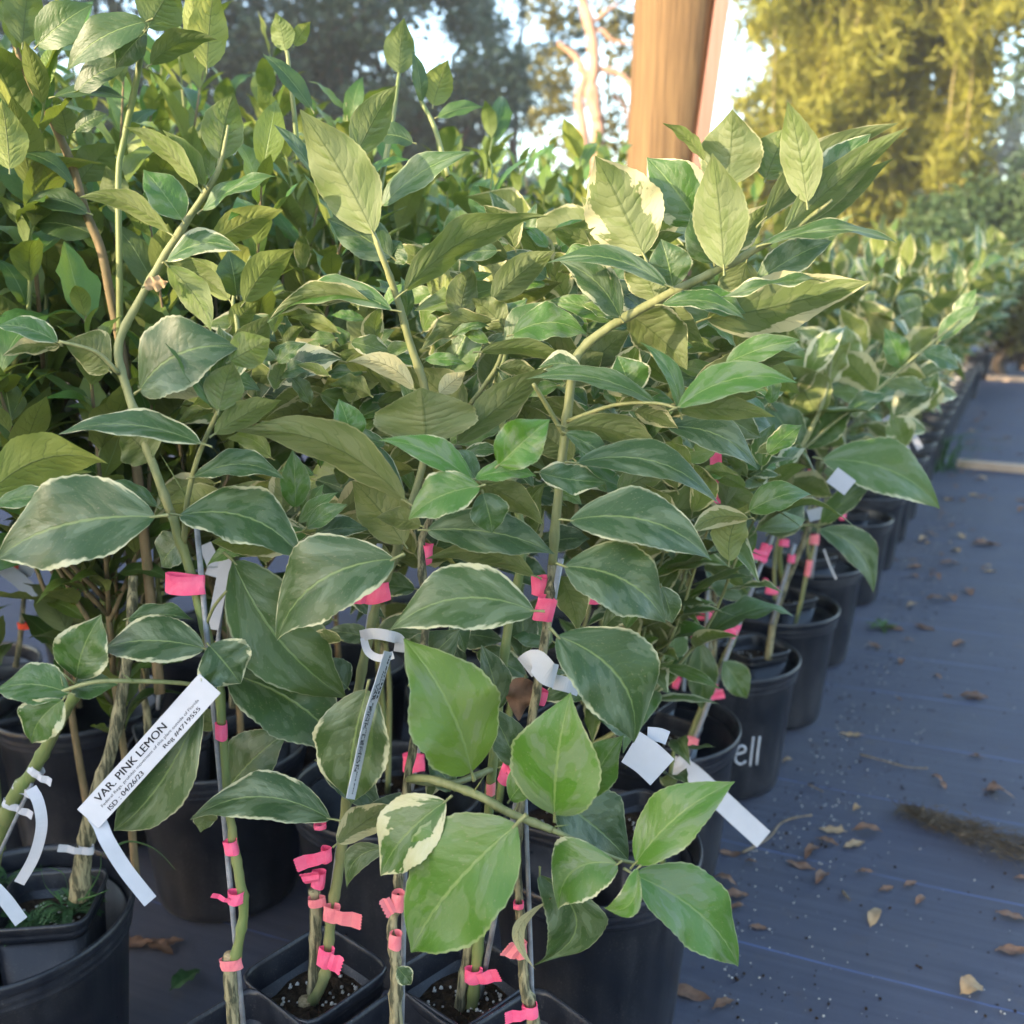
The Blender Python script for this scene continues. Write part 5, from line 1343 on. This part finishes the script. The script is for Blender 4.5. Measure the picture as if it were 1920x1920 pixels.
# ------------------------------------------------------------------ litter on the mat
DN = random.Random(31)
def litter(px, py, L_, rz, label, mat_=DEAD, group='dead leaves on the mat', W=.42, curl=None, name='fallen_leaf', tilt=None):
    p = on(px, py, .006)
    V, Fc, UV, mi = blade(L_, L_ * W, sag=curl if curl is not None else DN.uniform(-.12, .2), fold=DN.uniform(.1, .6), wave=.10, twist=DN.uniform(-.6, .6), nu=9, nv=4, rng=DN, petiole=.06)
    z0 = min(v.z for v in V)
    V = [Vector((v.x - L_ / 2, v.y, v.z - z0)) for v in V]
    o = obj(name, mesh('fallen_leaf', V, Fc, [mat_, mat_], True, UV, mi)); o.location = p; o.rotation_euler = (DN.uniform(-.1, .1), DN.uniform(-.1, .1) if tilt is None else tilt, rz)
    return tag(o, label, 'dead leaf', group)
for i, (px, py, L_, rz, lab) in enumerate(((1372, 1602, .045, -.3, 'brown leaf against the pot where the dry twig starts'), (1410, 1618, .024, -.6, 'small orange-brown leaf by the dry twig'), (1360, 1655, .046, -.7, 'brown oval leaf at the foot of the corner pot'), (1376, 1685, .060, .3, 'largest brown leaf at the foot of the corner pot'),
        (1384, 1705, .034, .2, 'brown leaf lowest at the foot of the corner pot'), (1424, 1740, .030, -.2, 'reddish leaf bit on the mat below the long fresh leaf'), (1295, 1864, .062, -.4, 'curled brown leaf near the bottom edge'), (1358, 1884, .040, .5, 'tan curled leaf near the bottom edge'), (1552, 1580, .044, -.7, 'narrow reddish leaf on the mat beside the twig'), (1628, 1560, .056, -.15, 'flat brown leaf in the middle of the mat'),
        (1862, 1478, .055, 1.1, 'upright brown leaf at the right of the mat'), (1874, 1492, .060, -.6, 'brown leaf lying under the upright one'), (1642, 1212, .05, -.9, 'pinkish leaf on the mat beside the row of pots'), (1800, 1208, .06, .5, 'pale leaf on the mat further up the path'), (1900, 1784, .050, -.1, 'pinkish brown leaf at the right edge'), (1900, 1720, .05, -.5, 'curled grey leaf at the right edge above the blue thread'),
        (1668, 1054, .07, -.1, 'tan leaf lying along the path edge'), (1850, 1022, .12, -.1, 'brown leaf clump up the path'), (250, 1770, .075, -.2, 'large dead leaf in the gap beside the left pot'), (300, 1778, .06, -.5, 'second dead leaf in the gap beside the left pot'), (322, 1770, .04, .3, 'folded dead leaf in the gap behind the front stems'))):
    litter(px, py, L_, rz, lab)
litter(350, 1838, .055, 1.0, 'single fresh green leaf fallen on the mat', WEED, None, .62, .05, 'fallen_leaf')
litter(1822, 1858, .038, .3, 'crumpled cream blossom lying on the mat', TAN, None, .9, .3, 'fallen_blossom')
litter(1608, 1518, .020, .3, 'small brown and white bit on the mat', TAN, None, .8, .3, 'fallen_bud')
litter(1478, 1428, .026, .2, 'small yellow leaf bit at the foot of the pots', TAN, None, .6, .2, 'fallen_leaf')
for k in range(240):                                          # smaller scraps further up the path
    t_ = DN.uniform(.8, 8.5); s_ = (.18 + abs(DN.gauss(0, .16))) if DN.random() < .5 else DN.uniform(.3, 3.0)
    p = EDGE[0] + ROW * (t_ - .4) + ACR * s_
    L_ = DN.choice((.02, .03, .03, .05, .07))
    px = p
    o = litter(1600, 1500, L_, DN.random() * 6.28, 'brown leaf scrap lying among others on the mat', DN.choice((DEAD, DEAD, TAN)), 'leaf scraps up the path')
    o.location = (p.x, p.y, .006)
b = MB()
for k in range(700):
    if k < 110:
        px, py = DN.uniform(1280, 1920), DN.uniform(1150, 1915); p = on(px, py, .006)
    else:
        p = EDGE[DN.randrange(9)] + ROW * DN.uniform(-.2, .2) + ACR * (.15 + abs(DN.gauss(0, .10))); p.z = .006
    pellet(b, p + Vector((0, 0, .001)), DN.choice((.0007, .0010, .0013, .0019)), DN)
o = b.build('perlite_pellets', PERL); tag(o, 'white perlite pellets scattered on the mat', 'pellets', None, 'stuff')
b = MB()
for k in range(700):
    p = EDGE[DN.randrange(10)] + ROW * DN.uniform(-.2, .2) + ACR * (.13 + abs(DN.gauss(0, .12))) if k < 520 else on(DN.uniform(1300, 1920), DN.uniform(1100, 1915))
    p.z = .006; pellet(b, p, DN.choice((.001, .0015, .002, .003)), DN)
o = b.build('soil_crumbs', SOIL); tag(o, 'dark soil crumbs along the foot of the pots', 'crumbs', None, 'stuff')
def twig(name, px, r, label):
    P, ra = spline([on(*q, .010) for q in px], r, 5); off = P[0]
    b = MB(); b.tube([p - off for p in P], [x * (1 + .3 * math.sin(i)) for i, x in enumerate(ra)], 6)
    o = b.build(name, TWIG); o.location = off
    return tag(o, label, 'twig', 'twigs on the mat')
twig('twig', [(1392, 1598), (1440, 1572), (1462, 1545), (1486, 1534), (1522, 1528)], [.0024, .0018], 'pale bent twig pointing away from the corner pot')
twig('twig', [(1612, 1414), (1650, 1424), (1700, 1438), (1740, 1440)], [.0022, .0012], 'thin dark twig lying across the mat')
twig('twig', [(1515, 1470), (1545, 1485)], [.0016, .001], 'short twig stub near the pots')
twig('twig', [(1580, 1670), (1594, 1688)], [.0022, .0016], 'tiny brown stick on the open mat')
# moss strand
b = MB(); p0 = on(1690, 1510, .012); pts = [on(*q, .016) for q in ((1690, 1512), (1730, 1530), (1780, 1548), (1830, 1565), (1880, 1585), (1935, 1605))]
Pm, _ = spline(pts, .01, 10)
for k in range(1100):
    i = DN.randrange(len(Pm)); f = i / len(Pm); wd = .012 + .034 * f
    c = Pm[i] + Vector((DN.gauss(0, wd * .6), DN.gauss(0, wd * .55), abs(DN.gauss(0, wd * .32)) - .006))
    a = DN.gauss(-.5, 1.1); l = DN.uniform(.015, .050); d = Vector((math.cos(a), math.sin(a), DN.uniform(-.2, .35))) * l
    n_ = Vector((-d.y, d.x, 0)).normalized() * .0006
    b.add([c - n_, c + d * .5 + Vector((0, 0, .002)), c + d, c + n_], [(0, 1, 2, 3)])
b2 = b.V; o = obj('moss_strand', mesh('moss_strand', [v - p0 for v in b.V], b.F, MOSS, False)); o.location = p0
tag(o, 'loose brown strand of dry moss trailing across the mat to the right edge', 'moss')
sd_ = empty('seedling_weed', on(1655, 1178, .005), 'tiny green seedling weed growing through the mat', 'weed')
for k in range(7):
    lf = obj('leaf', TPL[k], sd_); lf.scale = (.055, .04, .055); lf.rotation_euler = (0, -.25, k * .9); lf.color = (.3, 0, 0, 1)
gw = empty('grass_clump', on(1745, 880, 0), 'clump of green weeds at the edge of the row before the board', 'weed')
for k in range(110):
    b = MB(); a = DN.random() * 6.28; l = DN.uniform(.10, .26); o_ = Vector((DN.gauss(0, .10), DN.gauss(0, .08), 0))
    P = [o_, o_ + Vector((math.cos(a) * l * .3, math.sin(a) * l * .3, l * .7)), o_ + Vector((math.cos(a) * l, math.sin(a) * l, l * .8))]
    b.strip(P, [Vector((-math.sin(a), math.cos(a), 0)) * .006, Vector((-math.sin(a), math.cos(a), 0)) * .005, Vector((-math.sin(a), math.cos(a), 0)) * .001], .0006)
    b.build('blade', WEED, gw, smooth=False)

# boards across the path
WOODB = simple('weathered_board', (0.46, 0.36, 0.27), .8, .2, 14, (0.33, 0.25, 0.18), .002, (1, 14, 14))
def board(pa, pb, wd, h, label, extra):
    A, B_ = on(*pa), on(*pb); d = (B_ - A).normalized(); B_ = B_ + d * extra
    c = (A + B_) * .5; b = MB(); s = Vector((-d.y, d.x, 0))
    b.box((0, 0, h / 2), Vector(((B_ - A).length / 2, 0, 0)), Vector((0, wd / 2, 0)), Vector((0, 0, h / 2)))
    o = b.build('timber_board', WOODB, smooth=False); o.location = c + Vector((0, 0, .004)); o.rotation_euler = (0, 0, math.atan2(d.y, d.x))
    return tag(o, label, 'board', 'boards across the path')
board((1795, 876), (1930, 888), .075, .04, 'pale timber board across the path, the nearer one', 2.2)
board((1850, 713), (1930, 717), .10, .05, 'pale timber board across the path, the farther one', 2.5)

# ------------------------------------------------------------------ the timber post
POSTM = simple('post_timber', (0.185, 0.115, 0.055), .8, .15, 6, (0.115, 0.070, 0.036), .005, (16, 16, .5), lo=.40, hi=.62)
pt = empty('timber_post', Vector((at(1245, 290, 2.6).x, 2.66, 0)), 'orange-brown round timber post rising behind the bushes', 'post')
def post_at(z, half):
    return half
b = MB(); c0 = pt.location
zs = [0, .6, 1.0, 1.4, 1.8, 2.2, 2.6, 3.2]
L0, R0 = at(1181, 300, 2.6), at(1314, 300, 2.6); L1, R1 = at(1196, 0, 2.6), at(1346, 0, 2.6)
V, Fc = [], []; n = 28
for z in zs:
    f = (z - L0.z) / (L1.z - L0.z)
    xl = L0.x + (L1.x - L0.x) * f; xr = R0.x + (R1.x - R0.x) * f
    hw = max(.05, (xr - xl) / 2); cx = (xl + xr) / 2 - c0.x
    for j in range(n):
        a_ = 2 * math.pi * j / n
        k_ = rsq(a_, 2.7, 0)
        V.append((cx + hw * k_ * math.cos(a_), hw * k_ * math.sin(a_), z))
for i in range(len(zs) - 1):
    for j in range(n): Fc.append((i * n + j, i * n + (j + 1) % n, (i + 1) * n + (j + 1) % n, (i + 1) * n + j))
Fc.append(tuple((len(zs) - 1) * n + j for j in range(n)))
b.add(V, Fc); obj('shaft', mesh('shaft', b.V, b.F, POSTM, True), pt)
b = MB()
for (px, py) in ((1226, 108), (1262, 215)):
    c = at(px, py, 2.588) - c0
    b.tube([c + Vector((0, .004, 0)), c + Vector((0, -.001, 0))], [.007, .006], 10)
obj('knot', mesh('knot', b.V, b.F, BROWNSTEM), pt)
BRACE = simple('pinkish_board', (0.36, 0.19, 0.15), .65, .3, 8, (0.29, 0.15, 0.11), .001, (8, 8, .4))
A_, B_ = at(1303, 330, 2.62), at(1354, -30, 2.62)
d = (B_ - A_).normalized(); A0 = A_ - d * (A_.z / d.z); B0 = A_ + d * 1.6
b = MB(); sx = Vector((0, 1, 0)).cross(d).normalized()
b.box((B0 - A0) * .5, d * ((B0 - A0).length * .5), sx * .016, Vector((0, .045, 0)))
o = b.build('leaning_batten', BRACE, smooth=False); o.location = A0
tag(o, 'thin pinkish batten leaning along the right side of the timber post', 'batten')

# ------------------------------------------------------------------ trees
def foliage_mat(name, c1, c2, trans=.35, nscale=1.2):
    m, nt, bs, out = M(name)
    tc = nd(nt, 'TexCoord')
    n = noise_n(nt, tc.outputs['Object'], nscale, 3.0).outputs[0]
    n2 = noise_n(nt, tc.outputs['Object'], 9.0, 2.0).outputs[0]
    c = mix(nt, ramp01(nt, mth(nt, 'ADD', mth(nt, 'MULTIPLY', n, .6), mth(nt, 'MULTIPLY', n2, .4)), .35, .65), c1, c2)
    nt.links.new(c, bs.inputs['Base Color'])
    bs.inputs['Roughness'].default_value = .55; bs.inputs['Specular IOR Level'].default_value = .3
    tr = nd(nt, 'BsdfTranslucent'); nt.links.new(c, tr.inputs['Color'])
    ms = nd(nt, 'MixShader'); ms.inputs[0].default_value = trans
    nt.links.new(bs.outputs[0], ms.inputs[1]); nt.links.new(tr.outputs[0], ms.inputs[2]); nt.links.new(ms.outputs[0], out.inputs['Surface'])
    return m
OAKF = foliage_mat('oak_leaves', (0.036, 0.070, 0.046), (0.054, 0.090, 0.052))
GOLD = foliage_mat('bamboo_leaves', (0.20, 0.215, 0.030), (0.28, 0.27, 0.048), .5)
WARM = foliage_mat('sun_tinted_leaves', (0.10, 0.105, 0.03), (0.14, 0.125, 0.04), .35)  # lit copy of the oak leaves, warm sunlight put into the colour
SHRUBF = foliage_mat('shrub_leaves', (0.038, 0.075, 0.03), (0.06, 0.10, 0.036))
TRUNK = simple('tree_bark', (0.11, 0.085, 0.065), .9, .15, 8, (0.055, 0.045, 0.036), .01, (1, 1, .25))
LIMB = simple('reddish_bark', (0.40, 0.24, 0.165), .85, .2, 9, (0.27, 0.155, 0.105), .006, (1, 1, .4))
CULM = simple('bamboo_culm', (0.22, 0.19, 0.07), .55, .3, 5, (0.15, 0.12, 0.045), .001, (1, 1, .5))
def leafcloud(centers, radii, n, size, rs, aspect=.5, droop=0., shell=.35):
    """n small rhombic leaves spread through the clumps (numpy)"""
    g = np.random.default_rng(rs)
    C_ = np.asarray(centers, float); Rr = np.asarray(radii, float)
    if Rr.ndim == 1: Rr = np.repeat(Rr[:, None], 3, 1)
    p = Rr.prod(1) ** (2 / 3); p /= p.sum()
    k = g.choice(len(C_), n, p=p)
    d = g.normal(size=(n, 3)); d /= np.linalg.norm(d, axis=1, keepdims=True)
    r = (shell + (1 - shell) * g.random((n, 1))) ** .7 * (1 + .12 * g.normal(size=(n, 1)))
    pos = C_[k] + d * r * Rr[k]
    a = g.normal(size=(n, 3)); a[:, 2] -= droop; a /= np.linalg.norm(a, axis=1, keepdims=True)
    q = np.cross(a, g.normal(size=(n, 3))); q /= np.linalg.norm(q, axis=1, keepdims=True)
    s = size * (.6 + .8 * g.random((n, 1)))
    V = np.stack([pos - a * s, pos + q * s * aspect, pos + a * s, pos - q * s * aspect], 1).reshape(-1, 3)
    return V
def cloud_mesh(name, V, mat_):
    n = len(V) // 4
    me = bpy.data.meshes.new(name)
    me.vertices.add(4 * n); me.vertices.foreach_set('co', V.astype(np.float32).ravel())
    me.loops.add(4 * n); me.loops.foreach_set('vertex_index', np.arange(4 * n, dtype=np.int32))
    me.polygons.add(n); me.polygons.foreach_set('loop_start', np.arange(0, 4 * n, 4, dtype=np.int32)); me.polygons.foreach_set('loop_total', np.full(n, 4, dtype=np.int32))
    me.materials.append(mat_); me.update(calc_edges=True); me.validate()
    return me
BN = random.Random(55)
def tree(name, loc, label, cat, trunk_r, trunk_h, crown_c, crown_r, nclump, clump_r, nleaf, leaf, fm, tm=TRUNK, seed=1, group=None, holes=(), limbs=5, aspect=.5, droop=0.):
    rng = random.Random(seed); L0_ = Vector(loc)
    t = empty(name, L0_, label, cat, group)
    cc, cr = Vector(crown_c), Vector(crown_r)
    b = MB()
    P, ra = spline([Vector((0, 0, -.02)), Vector((rng.uniform(-.1, .1), 0, trunk_h * .4)), Vector((rng.uniform(-.2, .2), rng.uniform(-.2, .2), trunk_h)), cc * .75 + Vector((0, 0, cc.z * .15))], [trunk_r * 1.25, trunk_r, trunk_r * .8, trunk_r * .35], 6)
    b.tube(P, ra, 10)
    obj('trunk', mesh('trunk', b.V, b.F, tm), t)
    cs, rr = [], []
    while len(cs) < nclump:
        d = Vector((rng.gauss(0, 1), rng.gauss(0, 1), rng.gauss(0, 1))).normalized() * (rng.uniform(.25, 1) ** .6)
        c = cc + Vector((d.x * cr.x, d.y * cr.y, d.z * cr.z))
        if any((c + L0_ - h_).length < hr for h_, hr in holes): continue
        cs.append(c); rr.append(clump_r * rng.uniform(.6, 1.35))
    for k in range(limbs):
        c = cs[rng.randrange(len(cs))]; b = MB(); s0 = P[int(len(P) * rng.uniform(.4, .8))]
        Q, rb = spline([s0, s0.lerp(c, .5) + Vector((rng.uniform(-.3, .3), 0, .2)), c], [trunk_r * .45, trunk_r * .25, trunk_r * .08], 5)
        b.tube(Q, rb, 7); obj('limb', mesh('limb', b.V, b.F, tm), t)
    V = leafcloud([tuple(c) for c in cs], [(r, r, r * .7) for r in rr], nleaf, leaf, seed, aspect, droop)
    o = obj('crown', cloud_mesh('crown', V, fm), t); o['kind'] = 'stuff'
    return t
def gp(px, Y): return Vector(((px - 960) / F * (Y * CP + .6), Y, 0))
tree('oak_tree', gp(300, 17), 'dark shaded oak behind the bushes at the left', 'tree', .35, 2.5, (0, 0, 4.6), (4.2, 1.8, 3.2), 70, .85, 36000, .075, OAKF, seed=11, limbs=8, group='dark oaks')
tree('oak_tree', gp(760, 18), 'dark oak left of the gap of bright sky', 'tree', .30, 2.6, (-.2, 0, 4.4), (2.2, 1.6, 3.3), 50, .72, 25000, .075, OAKF, seed=12, limbs=8, group='dark oaks')
tree('oak_tree', gp(960, 21), 'thin-leaved oak with sky sparkling through, in the gap left of the post', 'tree', .22, 2.4, (0, 0, 4.2), (1.6, 1.3, 3.2), 28, .55, 7000, .07, OAKF, seed=13, limbs=7, group='dark oaks')
tree('oak_tree', gp(640, 24), 'lower dark oak closing the view beneath the left crowns', 'tree', .25, 1.2, (0, 0, 2.2), (4.5, 1.2, 1.9), 50, .8, 24000, .085, OAKF, seed=14, limbs=4, group='dark oaks')
# crooked tree with bare reddish limbs
gt = empty('crooked_tree', gp(1105, 12), 'crooked tree with bare reddish limbs left of the post', 'tree'); o0 = gt.location
def limb(pts, r0, r1, name='limb'):
    P, ra = spline([at(*q) - o0 if not isinstance(q, Vector) else q for q in pts], [r0, r1], 5)
    b = MB(); b.tube(P, [x * (1 + .12 * math.sin(i * 1.7)) for i, x in enumerate(ra)], 8); return obj(name, mesh(name, b.V, b.F, LIMB), gt)
limb([Vector((0, 0, 0)), (1118, 330, 12), (1120, 226, 12), (1106, 180, 12), (1114, 125, 12), (1108, 60, 12), (1090, -10, 12), (1080, -60, 12)], .085, .055, 'trunk')
limb([(1120, 226, 12), (1112, 165, 12), (1094, 135, 12), (1078, 105, 12), (1046, 80, 12)], .075, .025)
limb([(1100, 330, 12), (1092, 236, 12), (1086, 185, 12), (1096, 150, 12)], .06, .05)
limb([(1116, 128, 12), (1150, 134, 12), (1176, 150, 12), (1190, 172, 12)], .04, .03)
limb([(1112, 60, 12), (1130, 58, 12), (1150, 76, 12), (1192, 82, 12)], .03, .015)
limb([(1110, 44, 12), (1136, 22, 12), (1160, 6, 12)], .03, .012)
limb([(1150, 180, 12.2), (1172, 200, 12.2), (1180, 250, 12.2)], .025, .02)
cs = [tuple(at(x, y, 12.6) - o0) for x, y in ((1020, 20), (1060, 30), (1150, 30), (1170, 60), (1035, 130), (1060, 190), (1140, 200), (1165, 120), (1030, 230), (1160, 260), (1080, 280), (1130, -40), (1050, -60))]
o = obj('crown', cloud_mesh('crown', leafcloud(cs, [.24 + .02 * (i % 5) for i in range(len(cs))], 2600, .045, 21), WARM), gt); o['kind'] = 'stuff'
# bamboo
bt = empty('bamboo_clump', gp(1600, 12.5), 'tall sunlit golden bamboo clump right of the post', 'bamboo'); o0 = bt.location
cs, rr = [], []
for k in range(44):
    px = BN.uniform(1400, 1775); Y = BN.uniform(11.8, 13.6); base = gp(px, Y); base.z = 0
    H_ = BN.uniform(4.2, 6.2) if px > 1480 else BN.uniform(2.2, 4.8); lean = BN.uniform(-.5, .5)
    P, ra = spline([base - o0, base - o0 + Vector((lean * .1, 0, H_ * .5)), base - o0 + Vector((lean * .5, BN.uniform(-.2, .2), H_ * .85)), base - o0 + Vector((lean * 1.2, BN.uniform(-.4, .2), H_))], [.011, .010, .007, .003], 6)
    b = MB(); b.tube(P, [r * (1.15 if i % 2 == 0 else 1) for i, r in enumerate(ra)], 6); obj('culm', mesh('culm', b.V, b.F, CULM), bt)
    for i in range(3, len(P)):
        if P[i].z > .7:
            cs.append(tuple(P[i] + Vector((BN.gauss(0, .22), BN.gauss(0, .18), BN.gauss(0, .1))))); rr.append((BN.uniform(.22, .42), .3, BN.uniform(.2, .36)))
V = leafcloud(cs, rr, 90000, .095, 31, .16, .9, .0)
o = obj('crown', cloud_mesh('crown', V, GOLD), bt); o['kind'] = 'stuff'
# feathery bamboo tips against the sky by the post
bt2 = empty('bamboo_clump', gp(1440, 14), 'thin feathery bamboo sprays against the sky close to the post', 'bamboo'); o0 = bt2.location
cs, rr = [], []
for k in range(9):
    px = BN.uniform(1375, 1520); base = gp(px, 14 + BN.uniform(-.3, .3)); H_ = BN.uniform(4.2, 6)
    P, ra = spline([base - o0, base - o0 + Vector((BN.uniform(-.1, .1), 0, H_ * .6)), base - o0 + Vector((BN.uniform(-.3, .3), 0, H_))], [.018, .014, .004], 6)
    b = MB(); b.tube(P, ra, 5); obj('culm', mesh('culm', b.V, b.F, CULM), bt2)
    for i in range(5, len(P)): cs.append(tuple(P[i] + Vector((BN.gauss(0, .15), BN.gauss(0, .15), 0)))); rr.append((.16, .16, .26))
o = obj('crown', cloud_mesh('crown', leafcloud(cs, rr, 2600, .06, 32, .16, 1.0, 0.), GOLD), bt2); o['kind'] = 'stuff'
# trees at the right edge
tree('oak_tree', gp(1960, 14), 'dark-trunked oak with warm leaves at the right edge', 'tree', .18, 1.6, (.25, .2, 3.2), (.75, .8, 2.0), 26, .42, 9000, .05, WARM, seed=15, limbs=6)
b = MB(); c = gp(1868, 9.4)
tree('oak_tree', gp(1925, 11.5), 'dark oak cut by the right edge', 'tree', .22, 1.6, (.25, 0, 3.1), (.75, .8, 2.6), 30, .5, 12000, .06, OAKF, seed=16, limbs=6, group='dark oaks')
tree('round_shrub', gp(1690, 9.5), 'mid-green rounded shrub under the bamboo', 'shrub', .05, .4, (0, 0, .95), (.75, .5, .65), 26, .28, 7000, .04, SHRUBF, seed=17, limbs=4)
tree('round_shrub', gp(1760, 11.2), 'tall dark green shrub rising above the end of the path row', 'shrub', .06, .5, (0, 0, 1.25), (1.05, .5, .85), 40, .32, 12000, .045, SHRUBF, seed=27, limbs=4)
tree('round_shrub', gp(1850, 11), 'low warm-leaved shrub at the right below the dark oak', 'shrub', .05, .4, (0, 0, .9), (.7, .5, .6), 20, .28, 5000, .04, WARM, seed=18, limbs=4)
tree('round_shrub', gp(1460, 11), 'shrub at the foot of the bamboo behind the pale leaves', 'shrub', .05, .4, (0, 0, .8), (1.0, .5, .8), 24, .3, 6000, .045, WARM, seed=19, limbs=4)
# citrus and pots beyond the boards
FARL = ['between the path row and the shrub', 'beyond the farther board', 'near the end of the path row', 'under the rounded shrub', 'left of the rounded shrub', 'behind the big lit pale leaf', 'behind the leaning shoot tip', 'at the last pot of the row', 'just behind the last variegated lemons', 'cut by the right edge beyond the farther board', 'left of the farther board', 'farthest of all']
for k, (px, Y, H_) in enumerate(((1700, 7.2, .85), (1895, 12.6, 1.2), (1770, 8.8, .95), (1740, 8.2, .9), (1640, 6.6, .95), (1560, 5.2, 1.0), (1460, 5.6, 1.05), (1800, 10.5, 1.0), (1620, 5.4, .95), (1935, 11.8, 1.1), (1835, 11.4, 1.1), (1860, 12.8, 1.2))):
    c = gp(px, Y); round_pot(c, 'distant black pot past the rows, %s' % FARL[k], 'distant pots')
    citrus((c.x, c.y, .26), 900 + k, H_, 'g', 6, 18, 'distant green citrus past the rows, %s' % FARL[k], 'distant citrus', .09, True, clear=.1, spread=.36)
for k, (px, Y) in enumerate(((1050, 3.6), (1160, 3.4), (960, 4.0), (1010, 5.2), (1090, 4.6), (1180, 4.4), (1240, 4.9), (1110, 6.2), (940, 6.6), (1330, 5.6), (860, 5.4), (1400, 4.6))):
    c = gp(px, Y)
    citrus((c.x, c.y, .28), 950 + k, BN.uniform(1.05, 1.25) if 1000 < px < 1260 else BN.uniform(.85, 1.0), 'g', 7, 18, 'green citrus further back, its light tips showing over the front plants', 'green citrus bushes behind', .085, True, clear=.15, spread=.30)
# the wood that closes the view
cs, rr = [], []
for k in range(260):
    x = BN.uniform(-34, 34); cs.append((x, 40 + BN.uniform(-3, 5), BN.uniform(.3, 4.6) if abs(x - 2) < 6 else BN.uniform(.3, 7.5))); rr.append((BN.uniform(1.2, 2.4),) * 3)
o = obj('far_wood', cloud_mesh('far_wood', leafcloud(cs, rr, 60000, .22, 41), OAKF)); tag(o, 'far line of trees closing the view', 'wood', None, 'stuff')
# unseen trees added left of the frame to shade the oaks and the lower plants
for k, (x, y, z_, h_) in enumerate(((-8.6, -8.6, 2.75, 1.6), (-8.2, -5.8, 2.75, 1.6), (-8.5, -3.2, 2.75, 1.6), (-8.3, -.6, 2.75, 1.5))):
    tree('oak_tree', Vector((x, y, 0)), 'added low oak casting shade from beyond the left edge, %s from the camera side' % ORD[k], 'tree', .22, .8, (0, 0, z_ * .68), (1.2, 1.7, h_ * .88), 66, .55, 20000, .07, OAKF, seed=51 + k, limbs=4, group='added shade oaks beyond the left edge')
for k, (x, y) in enumerate(((-12, 10.6), (-12.6, 15.6))):
    tree('oak_tree', Vector((x, y, 0)), 'added tall oak casting shade from beyond the left edge, %s of two' % ORD[k], 'tree', .4, 2.2, (0, 0, 5.2), (2.2, 3.2, 4.4), 70, 1.0, 26000, .11, OAKF, seed=61 + k, limbs=4, group='added shade oaks beyond the left edge')

# ------------------------------------------------------------------ the evening air
b = MB(); b.box((0, 0, 5), (72, 0, 0), (0, 72, 0), (0, 0, 6.2))
hm = bpy.data.materials.new('haze_air'); hm.use_nodes = True; ht = hm.node_tree
for q in list(ht.nodes): ht.nodes.remove(q)
ho = ht.nodes.new('ShaderNodeOutputMaterial'); hv = ht.nodes.new('ShaderNodeVolumePrincipled')
hv.inputs['Color'].default_value = (.93, .95, 1.0, 1); hv.inputs['Density'].default_value = .0026; hv.inputs['Anisotropy'].default_value = .2
ht.links.new(hv.outputs[0], ho.inputs['Volume'])
o = b.build('haze', hm, smooth=False); tag(o, 'thin pale evening haze in the air', 'haze', None, 'stuff')
